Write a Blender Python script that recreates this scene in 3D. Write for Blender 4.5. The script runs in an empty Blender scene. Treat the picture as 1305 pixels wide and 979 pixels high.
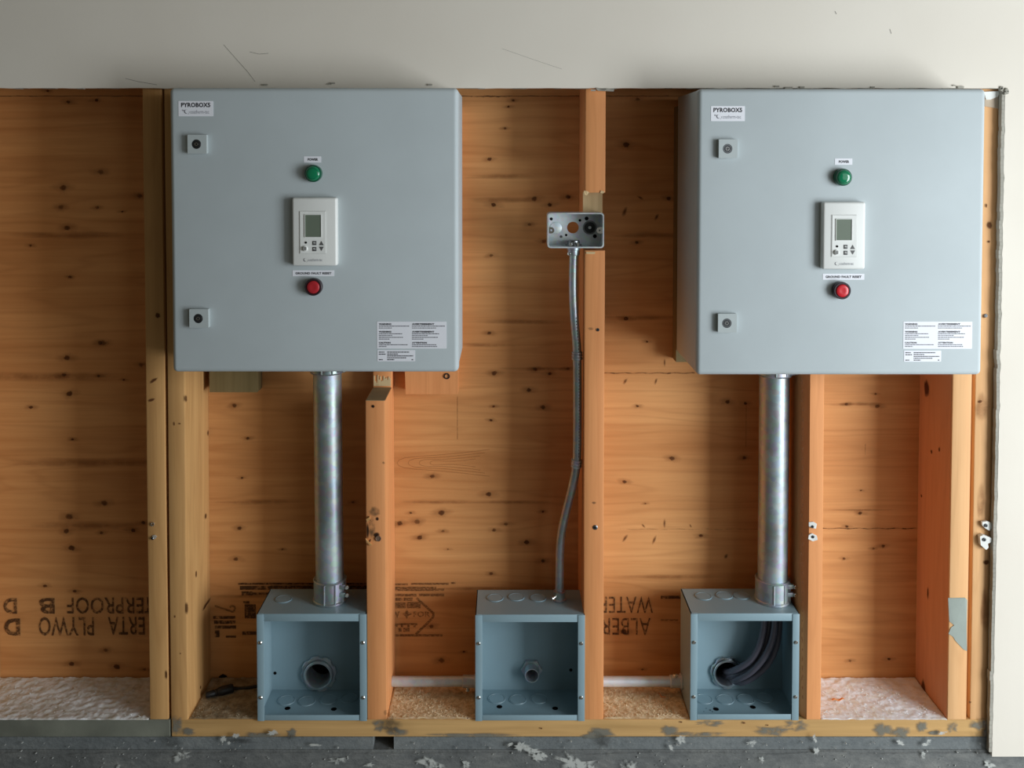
import bpy, bmesh, math, random
from mathutils import Vector, Matrix, noise
random.seed(7)
C = bpy.context.scene
COL = C.collection

# ------------------------------------------------------------------ camera
F = 1193.0                      # focal length in pixels of the 1305x979 frame
PX0, PY0 = 645.0, 237.5         # principal point (the photo was cropped off-centre)
TH = math.atan(37.5 / F)        # slight downward pitch
CAM = Vector((0, -1.75, 0))
cd = bpy.data.cameras.new('camera')
cam = bpy.data.objects.new('camera', cd); COL.objects.link(cam)
cam.location = CAM; cam.rotation_euler = (math.pi/2 - TH, 0, 0)
cd.sensor_width = 36; cd.lens = F / 1305 * 36
cd.shift_x = (652.5 - PX0) / 1305
cd.shift_y = -(489.5 - PY0) / 1305
cd.clip_start = .01
C.camera = cam

# ------------------------------------------------------------------ world, light, exposure
w = bpy.data.worlds.new('world'); C.world = w; w.use_nodes = True
bg = w.node_tree.nodes['Background']
bg.inputs['Color'].default_value = (1.0, .93, .72, 1); bg.inputs['Strength'].default_value = .075
def area(name, loc, target, sx, sz, power, color):
    l = bpy.data.lights.new(name, 'AREA'); l.shape = 'RECTANGLE'; l.size = sx; l.size_y = sz
    l.energy = power; l.color = color
    o = bpy.data.objects.new(name, l); COL.objects.link(o); o.location = loc
    o.rotation_euler = (Vector(target) - Vector(loc)).to_track_quat('-Z', 'Y').to_euler()
    return o
area('door_or_fill_light', (2.3, -1.52, -.42), (.5, 0, -.6), 1.0, 1.7, 71, (.89, .955, 1.0))
area('door_or_fill_light', (2.0, -2.75, .1), (.8, 0, -.5), 1.8, 1.8, 12, (.90, .96, 1.0))  # added fill from the front right, lifts the shaded bays
C.view_settings.view_transform = 'Standard'; C.view_settings.look = 'None'
C.view_settings.gamma = 1; C.view_settings.use_curve_mapping = False
C.view_settings.exposure = 0

# ------------------------------------------------------------------ helpers
def W(px, py, y):
    """world point on the plane Y=y that shows at pixel (px,py)"""
    a = (px - PX0) / F; b = -(py - PY0) / F
    ct, st = math.cos(TH), math.sin(TH)
    d = Vector((a, ct + b*st, -st + b*ct))
    t = (y - CAM.y) / d.y
    return CAM + d*t
def WX(px, py, y): return W(px, py, y).x
def WZ(py, y): return W(645, py, y).z

def tag(o, label=None, cat=None, group=None, kind=None):
    if label: o['label'] = label
    if cat: o['category'] = cat
    if group: o['group'] = group
    if kind: o['kind'] = kind
    return o
ORG = {}
def thing(name, label, cat, loc, group=None):
    o = bpy.data.objects.new(name, None); COL.objects.link(o); o.location = loc
    o.empty_display_size = .02
    ORG[o.name] = Vector(loc)
    return tag(o, label, cat, group)
def obj(name, bm, mat, parent=None, origin=None, smooth=35, label=None):
    """bm is in world coordinates"""
    if parent is not None: org = ORG[parent.name]
    else:
        if origin is None:
            vs = [v.co for v in bm.verts]
            origin = ((min(v.x for v in vs)+max(v.x for v in vs))/2, (min(v.y for v in vs)+max(v.y for v in vs))/2, min(v.z for v in vs))
        org = Vector(origin)
    for v in bm.verts: v.co -= org
    bmesh.ops.recalc_face_normals(bm, faces=bm.faces[:])
    me = bpy.data.meshes.new(name); bm.to_mesh(me); bm.free()
    me.materials.append(mat)
    if smooth:
        me.shade_smooth(); me.set_sharp_from_angle(angle=math.radians(smooth))
    o = bpy.data.objects.new(name, me); COL.objects.link(o)
    if parent is not None: o.parent = parent
    else: o.location = org
    ORG[o.name] = org
    if label: o['label'] = label
    return o
def struct(name, bm, mat, **k):
    o = obj(name, bm, mat, **k); o['kind'] = 'structure'; return o

def box(bm, x0, x1, y0, y1, z0, z1, bev=0, seg=2, edges=None):
    g = bmesh.ops.create_cube(bm, size=1)
    vs = g['verts']
    for v in vs:
        v.co = Vector((x0 + (v.co.x+.5)*(x1-x0), y0 + (v.co.y+.5)*(y1-y0), z0 + (v.co.z+.5)*(z1-z0)))
    if bev:
        es = {e for v in vs for e in v.link_edges}
        if edges: es = [e for e in es if edges(e)]
        bmesh.ops.bevel(bm, geom=list(es), offset=bev, segments=seg, profile=.5, affect='EDGES', clamp_overlap=True)
    return bm
def BX(*a, **k): return box(bmesh.new(), *a, **k)
def AX(d):
    d = Vector(d).normalized()
    u = Vector((0,0,1)) if abs(d.z) < .9 else Vector((1,0,0))
    s = d.cross(u).normalized(); return s, s.cross(d).normalized()
def loft(bm, rings, close=True, cap=True):
    """rings: lists of points"""
    R = [[bm.verts.new(p) for p in r] for r in rings]; n = len(R[0])
    for a, b in zip(R, R[1:]):
        for i in range(n if close else n-1):
            j = (i+1) % n
            bm.faces.new((a[i], a[j], b[j], b[i]))
    if cap:
        bm.faces.new(R[0][::-1]); bm.faces.new(R[-1])
    return R
def revolve(bm, p0, d, prof, n=24, cap=True, phase=0):
    """prof: (distance along d, radius)"""
    s, t = AX(d); d = Vector(d).normalized(); p0 = Vector(p0)
    rings = [[p0 + d*a + (s*math.cos(phase+2*math.pi*i/n) + t*math.sin(phase+2*math.pi*i/n))*r for i in range(n)] for a, r in prof]
    loft(bm, rings, True, cap); return bm
def cyl(bm, p0, p1, r, n=24, cap=True, phase=0):
    p0, p1 = Vector(p0), Vector(p1); L = (p1-p0).length
    return revolve(bm, p0, p1-p0, [(0, r), (L, r)], n, cap, phase)
def spline(pts, per=8):
    P = [Vector(p) for p in pts]; P = [P[0]*2-P[1]] + P + [P[-1]*2-P[-2]]
    out = []
    for i in range(1, len(P)-2):
        for k in range(per):
            t = k/per
            out.append(.5*((2*P[i]) + (P[i+1]-P[i-1])*t + (2*P[i-1]-5*P[i]+4*P[i+1]-P[i+2])*t*t + (3*P[i]-P[i-1]-3*P[i+1]+P[i+2])*t**3))
    out.append(P[-2]); return out
def tube(bm, pts, r, n=14, radii=None):
    pts = [Vector(p) for p in pts]; s = None; rings = []
    for i, p in enumerate(pts):
        d = (pts[min(i+1, len(pts)-1)] - pts[max(i-1, 0)]).normalized()
        if s is None: s, _ = AX(d)
        s = (s - d*s.dot(d)).normalized(); t = d.cross(s)
        rr = radii[i] if radii else r
        rings.append([p + (s*math.cos(2*math.pi*k/n) + t*math.sin(2*math.pi*k/n))*rr for k in range(n)])
    loft(bm, rings); return bm
def torus(bm, c, d, R, r, n=28, m=8):
    s, t = AX(d); d = Vector(d).normalized(); c = Vector(c); V = []
    for i in range(n):
        a = 2*math.pi*i/n; u = s*math.cos(a)+t*math.sin(a)
        V.append([bm.verts.new(c + u*(R + r*math.cos(2*math.pi*k/m)) + d*r*math.sin(2*math.pi*k/m)) for k in range(m)])
    for i in range(n):
        for k in range(m):
            a, b = V[i], V[(i+1) % n]
            bm.faces.new((a[k], a[(k+1) % m], b[(k+1) % m], b[k]))
    return bm
def prism_xz(bm, poly, y0, y1):
    loft(bm, [[Vector((x, y0, z)) for x, z in poly], [Vector((x, y1, z)) for x, z in poly]]); return bm
def rrect(x0, x1, z0, z1, r, n=5):
    out = []
    for cx, cz, a0 in ((x1-r, z1-r, 0), (x0+r, z1-r, 90), (x0+r, z0+r, 180), (x1-r, z0+r, 270)):
        for i in range(n+1):
            a = math.radians(a0 + 90*i/n); out.append((cx + r*math.cos(a), cz + r*math.sin(a)))
    return out
def circ(cx, cz, r, n=28): return [(cx + r*math.cos(2*math.pi*i/n), cz + r*math.sin(2*math.pi*i/n)) for i in range(n)]
def plate(outer, holes, y0, y1):
    """solid plate in the XZ plane with real holes"""
    cu = bpy.data.curves.new('tmp', 'CURVE'); cu.dimensions = '2D'; cu.fill_mode = 'BOTH'; cu.extrude = (y1-y0)/2
    for loop in [outer] + holes:
        sp = cu.splines.new('POLY'); sp.points.add(len(loop)-1); sp.use_cyclic_u = True
        for p, (x, z) in zip(sp.points, loop): p.co = (x, z, 0, 1)
    o = bpy.data.objects.new('tmp', cu); COL.objects.link(o)
    dg = bpy.context.evaluated_depsgraph_get(); me = bpy.data.meshes.new_from_object(o.evaluated_get(dg))
    bm = bmesh.new(); bm.from_mesh(me)
    bpy.data.objects.remove(o); bpy.data.curves.remove(cu); bpy.data.meshes.remove(me)
    for v in bm.verts: v.co = Vector((v.co.x, (y0+y1)/2 + v.co.z, v.co.y))
    bmesh.ops.remove_doubles(bm, verts=bm.verts[:], dist=1e-6)
    return bm
def merge(dst, src):
    me = bpy.data.meshes.new('t'); src.to_mesh(me); dst.from_mesh(me); bpy.data.meshes.remove(me); src.free(); return dst
def text_bm(s, x0, x1, z0, z1, y, bold=0.0, rot=False):
    cu = bpy.data.curves.new('tmp', 'FONT'); cu.body = s; cu.size = 1; cu.offset = bold; cu.space_character = 1.05
    cu.resolution_u = 3
    o = bpy.data.objects.new('tmp', cu); COL.objects.link(o)
    dg = bpy.context.evaluated_depsgraph_get(); me = bpy.data.meshes.new_from_object(o.evaluated_get(dg))
    bm = bmesh.new(); bm.from_mesh(me)
    bpy.data.objects.remove(o); bpy.data.curves.remove(cu); bpy.data.meshes.remove(me)
    xs = [v.co.x for v in bm.verts]; ys = [v.co.y for v in bm.verts]
    a, b, c, d = min(xs), max(xs), min(ys), max(ys)
    for v in bm.verts:
        u = (v.co.x-a)/(b-a); t = (v.co.y-c)/(d-c)
        if rot: u, t = 1-u, 1-t
        v.co = Vector((x0+u*(x1-x0), y, z0+t*(z1-z0)))
    return bm
def quad(bm, x0, x1, z0, z1, y):
    vs = [bm.verts.new((x0, y, z0)), bm.verts.new((x1, y, z0)), bm.verts.new((x1, y, z1)), bm.verts.new((x0, y, z1))]
    bm.faces.new(vs); return bm
def blot(bm, c, rx, rz, n=16, ang=0, soft=.5, core=1.0, rag=.15, axis='Y', seed=None):
    """soft-edged irregular stain lying on a surface: a fan with opacity 1 in the middle and 0 at the rim"""
    la = bm.verts.layers.float.get('a') or bm.verts.layers.float.new('a')
    c = Vector(c); rnd = random.Random(seed if seed is not None else random.random())
    rr = [1 + rnd.uniform(-rag, rag) for _ in range(n)]
    def pt(i, k):
        a = 2*math.pi*i/n; x = math.cos(a)*rx*k*rr[i]; z = math.sin(a)*rz*k*rr[i]
        x, z = x*math.cos(ang)-z*math.sin(ang), x*math.sin(ang)+z*math.cos(ang)
        return c + (Vector((x, 0, z)) if axis == 'Y' else Vector((0, x, z)) if axis == 'X' else Vector((x, z, 0)))
    v0 = bm.verts.new(c); v0[la] = core
    r1 = [bm.verts.new(pt(i, 1-soft)) for i in range(n)]; r2 = [bm.verts.new(pt(i, 1)) for i in range(n)]
    for v in r1: v[la] = core
    for v in r2: v[la] = 0
    for i in range(n):
        j = (i+1) % n
        bm.faces.new((v0, r1[i], r1[j])); bm.faces.new((r1[i], r2[i], r2[j], r1[j]))
    return bm

# ------------------------------------------------------------------ materials
def lin(r, g, b):
    f = lambda c: (c/255/12.92 if c/255 <= .04045 else ((c/255+.055)/1.055)**2.4)
    return (f(r), f(g), f(b), 1)
def base_mat(name, rough=.5, metal=0, spec=.5):
    m = bpy.data.materials.new(name); m.use_nodes = True
    nt = m.node_tree; b = nt.nodes['Principled BSDF']
    b.inputs['Roughness'].default_value = rough; b.inputs['Metallic'].default_value = metal
    b.inputs['Specular IOR Level'].default_value = spec
    return m, nt, b
def N(nt, t, **k):
    n = nt.nodes.new(t)
    for a, v in k.items(): setattr(n, a, v)
    return n
def coords(nt, scale, rnd=True):
    tc = N(nt, 'ShaderNodeTexCoord'); oi = N(nt, 'ShaderNodeObjectInfo')
    v = N(nt, 'ShaderNodeVectorMath', operation='MULTIPLY'); v.inputs[1].default_value = scale
    nt.links.new(tc.outputs['Object'], v.inputs[0])
    a = N(nt, 'ShaderNodeVectorMath', operation='ADD'); nt.links.new(v.outputs[0], a.inputs[0])
    if rnd:
        s = N(nt, 'ShaderNodeMath', operation='MULTIPLY'); s.inputs[1].default_value = 37; nt.links.new(oi.outputs['Random'], s.inputs[0])
        nt.links.new(s.outputs[0], a.inputs[1])
    return a.outputs[0]
def noise_n(nt, vec, scale, detail=5, rough=.55):
    n = N(nt, 'ShaderNodeTexNoise'); n.inputs['Scale'].default_value = scale; n.inputs['Detail'].default_value = detail
    n.inputs['Roughness'].default_value = rough; nt.links.new(vec, n.inputs['Vector']); return n.outputs['Fac']
def ramp(nt, fac, stops):
    r = N(nt, 'ShaderNodeValToRGB'); e = r.color_ramp.elements
    while len(e) < len(stops): e.new(.5)
    for el, (p, c) in zip(e, stops): el.position = p; el.color = c if len(c) == 4 else (*c, 1)
    nt.links.new(fac, r.inputs[0]); return r.outputs[0]
def mixc(nt, fac, a, b, mode='MIX'):
    m = N(nt, 'ShaderNodeMix', data_type='RGBA', blend_type=mode)
    for s, v in ((m.inputs[0], fac), (m.inputs[6], a), (m.inputs[7], b)):
        if hasattr(v, 'is_output'): nt.links.new(v, s)
        else: s.default_value = v
    return m.outputs[2]
def mathn(nt, op, a, b=None):
    m = N(nt, 'ShaderNodeMath', operation=op)
    for i, v in enumerate((a, b)):
        if v is None: continue
        if hasattr(v, 'is_output'): nt.links.new(v, m.inputs[i])
        else: m.inputs[i].default_value = v
    return m.outputs[0]
def bump(nt, b, h, s, d=.001):
    n = N(nt, 'ShaderNodeBump'); n.inputs['Strength'].default_value = s; n.inputs['Distance'].default_value = d
    nt.links.new(h, n.inputs['Height']); nt.links.new(n.outputs[0], b.inputs['Normal'])
def wood(name, dark, light, axis, k=1.0, line=.25):
    m, nt, b = base_mat(name, .62, 0, .25)
    al, ac = 1.6*k, 55*k
    sc = (al, ac, ac) if axis == 'X' else (ac, ac, al)
    lo = (.7, 6, 6) if axis == 'X' else (6, 6, .7)
    v = coords(nt, sc); v2 = coords(nt, lo)
    g = noise_n(nt, v, 1, 6, .6); t = noise_n(nt, v2, 1.2, 3)
    ri = mathn(nt, 'SINE', mathn(nt, 'MULTIPLY', t, 75)); ri = mathn(nt, 'MULTIPLY', mathn(nt, 'ADD', ri, 1), .5)
    fine = noise_n(nt, v, 5, 3)
    f = mathn(nt, 'ADD', mathn(nt, 'MULTIPLY', g, .55), mathn(nt, 'MULTIPLY', t, .45))
    c = ramp(nt, f, [(.32, dark), (.66, light)])
    c = mixc(nt, mathn(nt, 'MULTIPLY', mathn(nt, 'POWER', ri, 4), line*.6), c, (dark[0]*.7, dark[1]*.62, dark[2]*.55, 1))
    c = mixc(nt, ramp(nt, fine, [(.55, (0,0,0)), (.78, (.22,.22,.22))]), c, (dark[0]*.72, dark[1]*.66, dark[2]*.6, 1))
    nt.links.new(c, b.inputs['Base Color'])
    bump(nt, b, fine, .25, .0006)
    return m
def paint(name, col, rough=.4, metal=0, var=.08, bs=.12, scale=900, spec=.5):
    m, nt, b = base_mat(name, rough, metal, spec)
    v = coords(nt, (1, 1, 1)); n = noise_n(nt, v, 9, 4)
    c = ramp(nt, n, [(.3, tuple(x*(1-var) for x in col[:3])), (.7, tuple(min(1, x*(1+var)) for x in col[:3]))])
    nt.links.new(c, b.inputs['Base Color'])
    if bs: bump(nt, b, noise_n(nt, v, scale, 2), bs, .0003)
    return m
def galv(name, col, rough=.36, spangle=55):
    m, nt, b = base_mat(name, rough, 1)
    v = coords(nt, (1, 1, 1)); vo = N(nt, 'ShaderNodeTexVoronoi'); vo.inputs['Scale'].default_value = spangle*2; nt.links.new(v, vo.inputs['Vector'])
    n = noise_n(nt, v, 14, 6)
    c = ramp(nt, n, [(.3, tuple(x*.74 for x in col)), (.7, col)])
    c = mixc(nt, .12, c, vo.outputs['Color'], 'OVERLAY')
    nt.links.new(c, b.inputs['Base Color'])
    nt.links.new(ramp(nt, n, [(.3, (rough*.8,)*3), (.7, (rough*1.35,)*3)]), b.inputs['Roughness'])
    return m
def decal(name, col, opacity=1.0, nscale=0, rough=.8, attr=True, cut=(.35, .6), stretch=(1, 1, 1)):
    m, nt, b = base_mat(name, rough, 0, .2); b.inputs['Base Color'].default_value = col
    out = nt.nodes['Material Output']; tr = N(nt, 'ShaderNodeBsdfTransparent'); mx = N(nt, 'ShaderNodeMixShader')
    f = None
    if attr:
        a = N(nt, 'ShaderNodeAttribute'); a.attribute_name = 'a'; f = a.outputs['Fac']
    if nscale:
        n = noise_n(nt, coords(nt, stretch), nscale, 4, .65); r = ramp(nt, n, [(cut[0], (0,0,0)), (cut[1], (1,1,1))])
        f = mathn(nt, 'MULTIPLY', f, r) if f is not None else r
    f = mathn(nt, 'MULTIPLY', f, opacity) if f is not None else None
    if f is None: mx.inputs[0].default_value = opacity
    else: nt.links.new(f, mx.inputs[0])
    nt.links.new(tr.outputs[0], mx.inputs[1]); nt.links.new(b.outputs[0], mx.inputs[2]); nt.links.new(mx.outputs[0], out.inputs[0])
    return m
def flat(name, col, rough=.5, metal=0, spec=.5):
    m, nt, b = base_mat(name, rough, metal, spec); b.inputs['Base Color'].default_value = col if len(col) == 4 else (*col, 1); return m

PLY = wood('plywood', (.56, .24, .078, 1), (.76, .39, .15, 1), 'X', 1.0, .36)
STUD_PALE = wood('stud_pale', (.50, .255, .09, 1), (.68, .385, .15, 1), 'Z', 1.0, .3)
STUD_ORANGE = wood('stud_orange', (.70, .28, .10, 1), (.84, .37, .145, 1), 'Z', 1.0, .25)
STUD_LIGHT = wood('stud_light', (.72, .38, .165, 1), (.86, .51, .245, 1), 'Z', 1.0, .25)
FRESH = wood('fresh_cut', (.62, .44, .22, 1), (.80, .60, .34, 1), 'Z', 1.4, .3)
OLIVE = wood('weathered_board', (.17, .13, .055, 1), (.28, .21, .10, 1), 'Z', 1.0, .4)
SAWN = paint('sawn_end', (.34, .25, .13), .8, 0, .25, .6, 500)
SILLM = wood('sill_wood', (.46, .27, .10, 1), (.72, .44, .18, 1), 'X', 1.0, .3)
ENC = paint('enclosure_paint', (.50, .555, .57), .58, 0, .03, .35, 1400, .3)
JBX = paint('junction_box_paint', (.27, .385, .435), .38, 0, .05, .25, 900)
GALV = galv('galvanised', (.52, .58, .61), .46)
GALV.node_tree.nodes['Principled BSDF'].inputs['Metallic'].default_value = .85
GALV_B = galv('galvanised_box', (.66, .70, .72), .45, 80); GALV_B.node_tree.nodes['Principled BSDF'].inputs['Metallic'].default_value = .45
GALV_H = galv('galvanised_bright', (.78, .84, .90), .42); GALV_H.node_tree.nodes['Principled BSDF'].inputs['Metallic'].default_value = .5
ZINC = flat('zinc', (.75, .74, .70), .25, 1)
STEEL = flat('dark_steel', (.22, .23, .24), .35, 1)
WHITE = paint('white_plastic', (.80, .81, .78), .35, 0, .01, 0)
WHITE2 = paint('white_plastic_inner', (.70, .71, .68), .4, 0, .01, 0)
STICK = flat('sticker', (.84, .85, .90), .45)
INK = flat('ink', (.02, .02, .025), .6)
INKG = flat('ink_grey', (.22, .23, .27), .6)
INKM = flat('ink_mid', (.12, .12, .14), .6)
BLACK = flat('black_rubber', (.014, .014, .015), .5)
HOLE = flat('dark_hole', (.006, .005, .005), .9, 0, 0)
CABLE = flat('cable_sheath', (.11, .105, .135), .33)
LCD = flat('lcd', (.15, .185, .14), .25)
BTN = flat('button_grey', (.10, .10, .10), .5)
BEZEL_R = flat('bezel_plum', (.03, .018, .024), .35)
GREEN = flat('green_lens', (.004, .20, .085), .12); GREEN.node_tree.nodes['Principled BSDF'].inputs['Coat Weight'].default_value = .6
GREEN_D = flat('green_bezel', (.004, .085, .045), .25)
RED = flat('red_button', (.62, .018, .028), .3)
RED_R = flat('red_ring', (.20, .012, .02), .3)
STAMP = decal('stamp_ink', (.06, .03, .016, 1), .75, 160, attr=False, cut=(.30, .52))
STAMP2 = decal('stamp_ink_faint', (.05, .027, .014, 1), .6, 190, attr=False, cut=(.36, .56), stretch=(1, 1, 3))
KNOT = decal('knot', (.12, .042, .013, 1), .88)
HALO = decal('knot_halo', (.24, .08, .02, 1), .42, 30, cut=(.2, .55))
CRACK = decal('crack', (.05, .018, .007, 1), .85, 60, attr=False, cut=(.34, .58), stretch=(1, 1, 4))
MORT = decal('grey_smear', (.22, .215, .18, 1), .8, 45, cut=(.30, .50))
SMEARW = decal('white_smear', (.52, .53, .50, 1), .95, 70, cut=(.36, .52))
MORT2 = decal('cement_patch', (.30, .33, .31, 1), 1.0, attr=False)
STAIN = decal('dark_stain', (.10, .075, .04, 1), .6, 40, cut=(.35, .6))

# drywall: warm white paint, scuffs; concrete
def drywall_m():
    m, nt, b = base_mat('painted_drywall', .75, 0, .25)
    v = coords(nt, (1, 1, 1), False); n = noise_n(nt, v, 2.5, 4)
    c = ramp(nt, n, [(.3, (.75, .69, .60)), (.7, (.80, .745, .655))]); nt.links.new(c, b.inputs['Base Color'])
    bump(nt, b, noise_n(nt, v, 140, 3), .12, .001); return m
DRY = drywall_m()
GYP = paint('gypsum_edge', (.36, .34, .29), .9, 0, .2, .8, 600)
def concrete_m(name, a, b_, c_, s=1.0):
    m, nt, b = base_mat(name, .85, 0, .25)
    v = coords(nt, (1, 1, 1.8), False); n = noise_n(nt, v, 7*s, 8, .68); n2 = noise_n(nt, v, 60*s, 5, .7)
    c = ramp(nt, mathn(nt, 'ADD', mathn(nt, 'MULTIPLY', n, .65), mathn(nt, 'MULTIPLY', n2, .35)), [(.36, a), (.52, b_), (.70, c_)])
    nt.links.new(c, b.inputs['Base Color']); bump(nt, b, n2, .6, .004); return m
CONC = concrete_m('concrete', (.10, .105, .105), (.165, .17, .165), (.27, .27, .25))
CONC2 = concrete_m('concrete_parge', (.13, .145, .15), (.19, .205, .205), (.27, .28, .27))
FLOORM = concrete_m('floor_concrete', (.16, .16, .15), (.24, .24, .225), (.33, .33, .31), .4)
def dust_m(name, a, b_, c_, s1=38, bs=.4):
    m, nt, b = base_mat(name, .95, 0, .1)
    v = coords(nt, (1, 1, 1), False); n = noise_n(nt, v, s1, 8, .7); n2 = noise_n(nt, v, 500, 4, .7)
    c = ramp(nt, n, [(.36, a), (.5, b_), (.62, c_)]); nt.links.new(c, b.inputs['Base Color']); bump(nt, b, n2, bs, .001); return m
DUSTW = dust_m('plaster_dust', (.62, .60, .52), (.76, .77, .76), (.86, .88, .90))
DUSTR = dust_m('plaster_dust_bright', (.78, .76, .66), (.84, .88, .90), (.86, .92, .98))
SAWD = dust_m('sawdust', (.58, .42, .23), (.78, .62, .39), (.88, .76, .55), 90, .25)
SAWD_SHADED = dust_m('sawdust_shaded', (.20, .15, .09), (.32, .25, .16), (.44, .36, .25))  # shaded copy of the sawdust, the bay's dimness put into its colour

# ------------------------------------------------------------------ setting
YB = .140           # face of the sheathing
ZS = WZ(917.5, 0)   # top of the sill plate
ZB = WZ(939.5, 0)   # bottom of the sill plate
ZD = WZ(112.3, -.0127)   # lower edge of the upper drywall
XD = WX(1272, 500, -.0127)  # left edge of the right-hand drywall
XR = 1.9; XL = -1.9

wb = thing('wall_back', None, None, (0, YB, ZB)); wb['kind'] = 'structure'
zc = WZ(122.5, YB)
obj('plywood_sheet', BX(XL, 1.35, YB, YB+.016, ZB-.02, zc-.0003), PLY, wb)
obj('plywood_sheet', BX(XL, 1.35, YB, YB+.016, zc+.0003, .9), PLY, wb)
obj('light_leak_blocker', BX(XL, 1.35, YB+.0162, YB+.022, ZB-.02, .9), BLACK, wb)  # added unseen sheet, keeps world light from leaking through the plywood joint
# horizontal cracks in the face veneer
bm = bmesh.new()
for x0, x1, py, t in ((770, 886, 475.5, .0011), (1040, 1170, 673.5, .0013), (790, 985, 674.5, .0005), (0, 186, 122.5, .0006), (588, 740, 122.5, .0006), (770, 852, 122.5, .0006), (600, 650, 123.2, .001), (500, 740, 475.5, .0002)):
    pts = 26
    for i in range(pts):
        a, b = x0+(x1-x0)*i/pts, x0+(x1-x0)*(i+1)/pts
        p, q = W(a, py+.5*math.sin(i*1.3+x0), YB), W(b, py+.5*math.sin((i+1)*1.3+x0), YB)
        k = t*(.6+.6*noise.noise((i*.7, x0, 0)))
        vs = [bm.verts.new((p.x, YB-.0004, p.z-k)), bm.verts.new((q.x, YB-.0004, q.z-k)), bm.verts.new((q.x, YB-.0004, q.z+k)), bm.verts.new((p.x, YB-.0004, p.z+k))]
        bm.faces.new(vs)
for px, p0, p1 in ((583, 505, 560), (1102.7, 566, 580), (951, 515, 570)):
    p, q = W(px, p0, YB), W(px+.4, p1, YB); quad(bm, p.x-.0003, p.x+.0003, q.z, p.z, YB-.0004)
o = obj('veneer_crack', bm, CRACK, wb); o['kind'] = 'stuff'
# knots
KN = [(87,130,2.5),(123,128,2.5),(128.5,219,4),(81,239,4.5),(78,264,3.5),(85.6,290.5,4),(124,264.5,2.5),(178,249.6,3.5),(156,269.6,1.5),(39,313,2),(61,116,2),
 (89.4,353,2),(131,437,4),(85.6,456,4),(82,478,3),(89,502,4),(126,479,2),(180,465,3),(40,519,2.5),(92.5,560,2),(158,484,1.5),(133,641,4),(88.5,658.6,4.5),(85,677,3.5),
 (91.5,698.6,4),(129.5,679,2.5),(170,676,3),(95.6,753.5,2.5),(57.7,746.6,2.5),(183,666,2.5),(135,828.5,3),(91.5,846,3.5),(149,850,4),(184.6,853,2),(128,437,3),
 (299,517,3),(316,558.6,2.2),(308.5,609,1.6),(305.5,673,3),(301,712.5,3),(360,700,1.5),(450,640,2),
 (654,128,2),(648,136,1.6),(643.7,163.6,1.8),(624,203,2.6),(629,261,3.4),(626,325.5,2.4),(623.7,424.5,2.6),(630,475.6,3.4),(629,518,1.8),(626,535.6,2),(551,607,3),(623,630,3.6),
 (563,653.5,4.2),(523.4,653.5,1.8),(532,665,3.6),(509.5,667,3.4),(535,685,3.4),(630,675.5,2.6),(645,668,2.6),(565,677,2.2),(626,731,2.4),(571,700,1.4),(681,253.5,3.6),(700.5,261,2.8),
 (724,251,3),(675,286,2.4),(693,307.6,2.8),(682,470.5,3),(700.5,476,2.4),(724,470,2.4),(674,497,3),(692,519,3.2),(671,691,3.4),(692,714.7,2.8),(692,652,1.8),(549.7,798,3),(563,841.6,4),(591,830.5,1.5),
 (798,184.5,4),(813,126.5,2.6),(811.6,309,2.4),(852,253,3),(797.6,406,3),(824.4,435.5,1.6),(812.4,517.7,2),(927,512,3),(950,514,2.4),(856.4,584,3.4),(796,614,2.6),(822.5,641.7,1.2),(893,682.6,2.6),
 (948.5,583.5,2.6),(795,805,4),(818.6,853,1.6),(1115.5,502,1.6),(1078.5,515,2),(1118,517.7,3),(1079,671,2),(1096,654,2.4),(1125.5,696,2.6),(1113,699,1.6),(1075.6,712,2),(1097,625,1.2),(1083,842,2),(1132.7,840,2.2)]
bm = bmesh.new(); bh = bmesh.new(); y1, y2 = YB-.0010, YB-.0006
for i, (px, py, r) in enumerate(KN):
    p = W(px, py, YB); r = r/640
    blot(bm, (p.x, y1, p.z), r*1.15, r*.95, 12, random.uniform(-.4, .4), .45, random.choice((.45, .65, .8, .95, .95)), .18)
    blot(bh, (p.x, y2, p.z), r*3.2 + .006, r*1.8, 14, random.uniform(-.1, .1), .85, .8, .2)
for px, py, rx, rz, an in ((796,270,3,8,-.35),(836.7,276.5,2.4,6,-.5),(816,252,5,2,-.5),(797,486,2,5,-.5),(836,486,1.6,5,-.3),(796.7,686,2,7,-.6),(834,688,2,7,-.4),(847,667,1.6,7,0),(820,670,1.4,4,.7),(925,709,2.6,4,-.4),(880,670,1.2,3,.5),(847,462,1.4,6,0)):
    p = W(px, py, YB); blot(bm, (p.x, y1, p.z), rx/640, rz/640, 12, an, .8, .75, .1)
for px, py, rx, rz in ((60,480,120,7),(120,590,110,8),(90,300,90,6),(120,670,90,7),(660,410,70,4),(690,470,60,3),(560,640,60,3),(650,640,60,3),(640,225,50,4),(830,300,50,5),(820,405,60,4),(330,640,60,4),(310,760,50,3),(1090,515,40,3),(1100,650,50,2),(610,750,60,3),(850,735,80,4),(640,255,50,5),(620,440,50,3)):
    p = W(px, py, YB); blot(bh, (p.x, y2-.0002, p.z), rx/640, rz/640, 18, 0, .8, .9, .2)
o = obj('knots', bm, KNOT, wb, smooth=0); o['kind'] = 'stuff'
o = obj('grain_shading', bh, HALO, wb, smooth=0); o.name = 'knot_halos'; o['kind'] = 'stuff'

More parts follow.
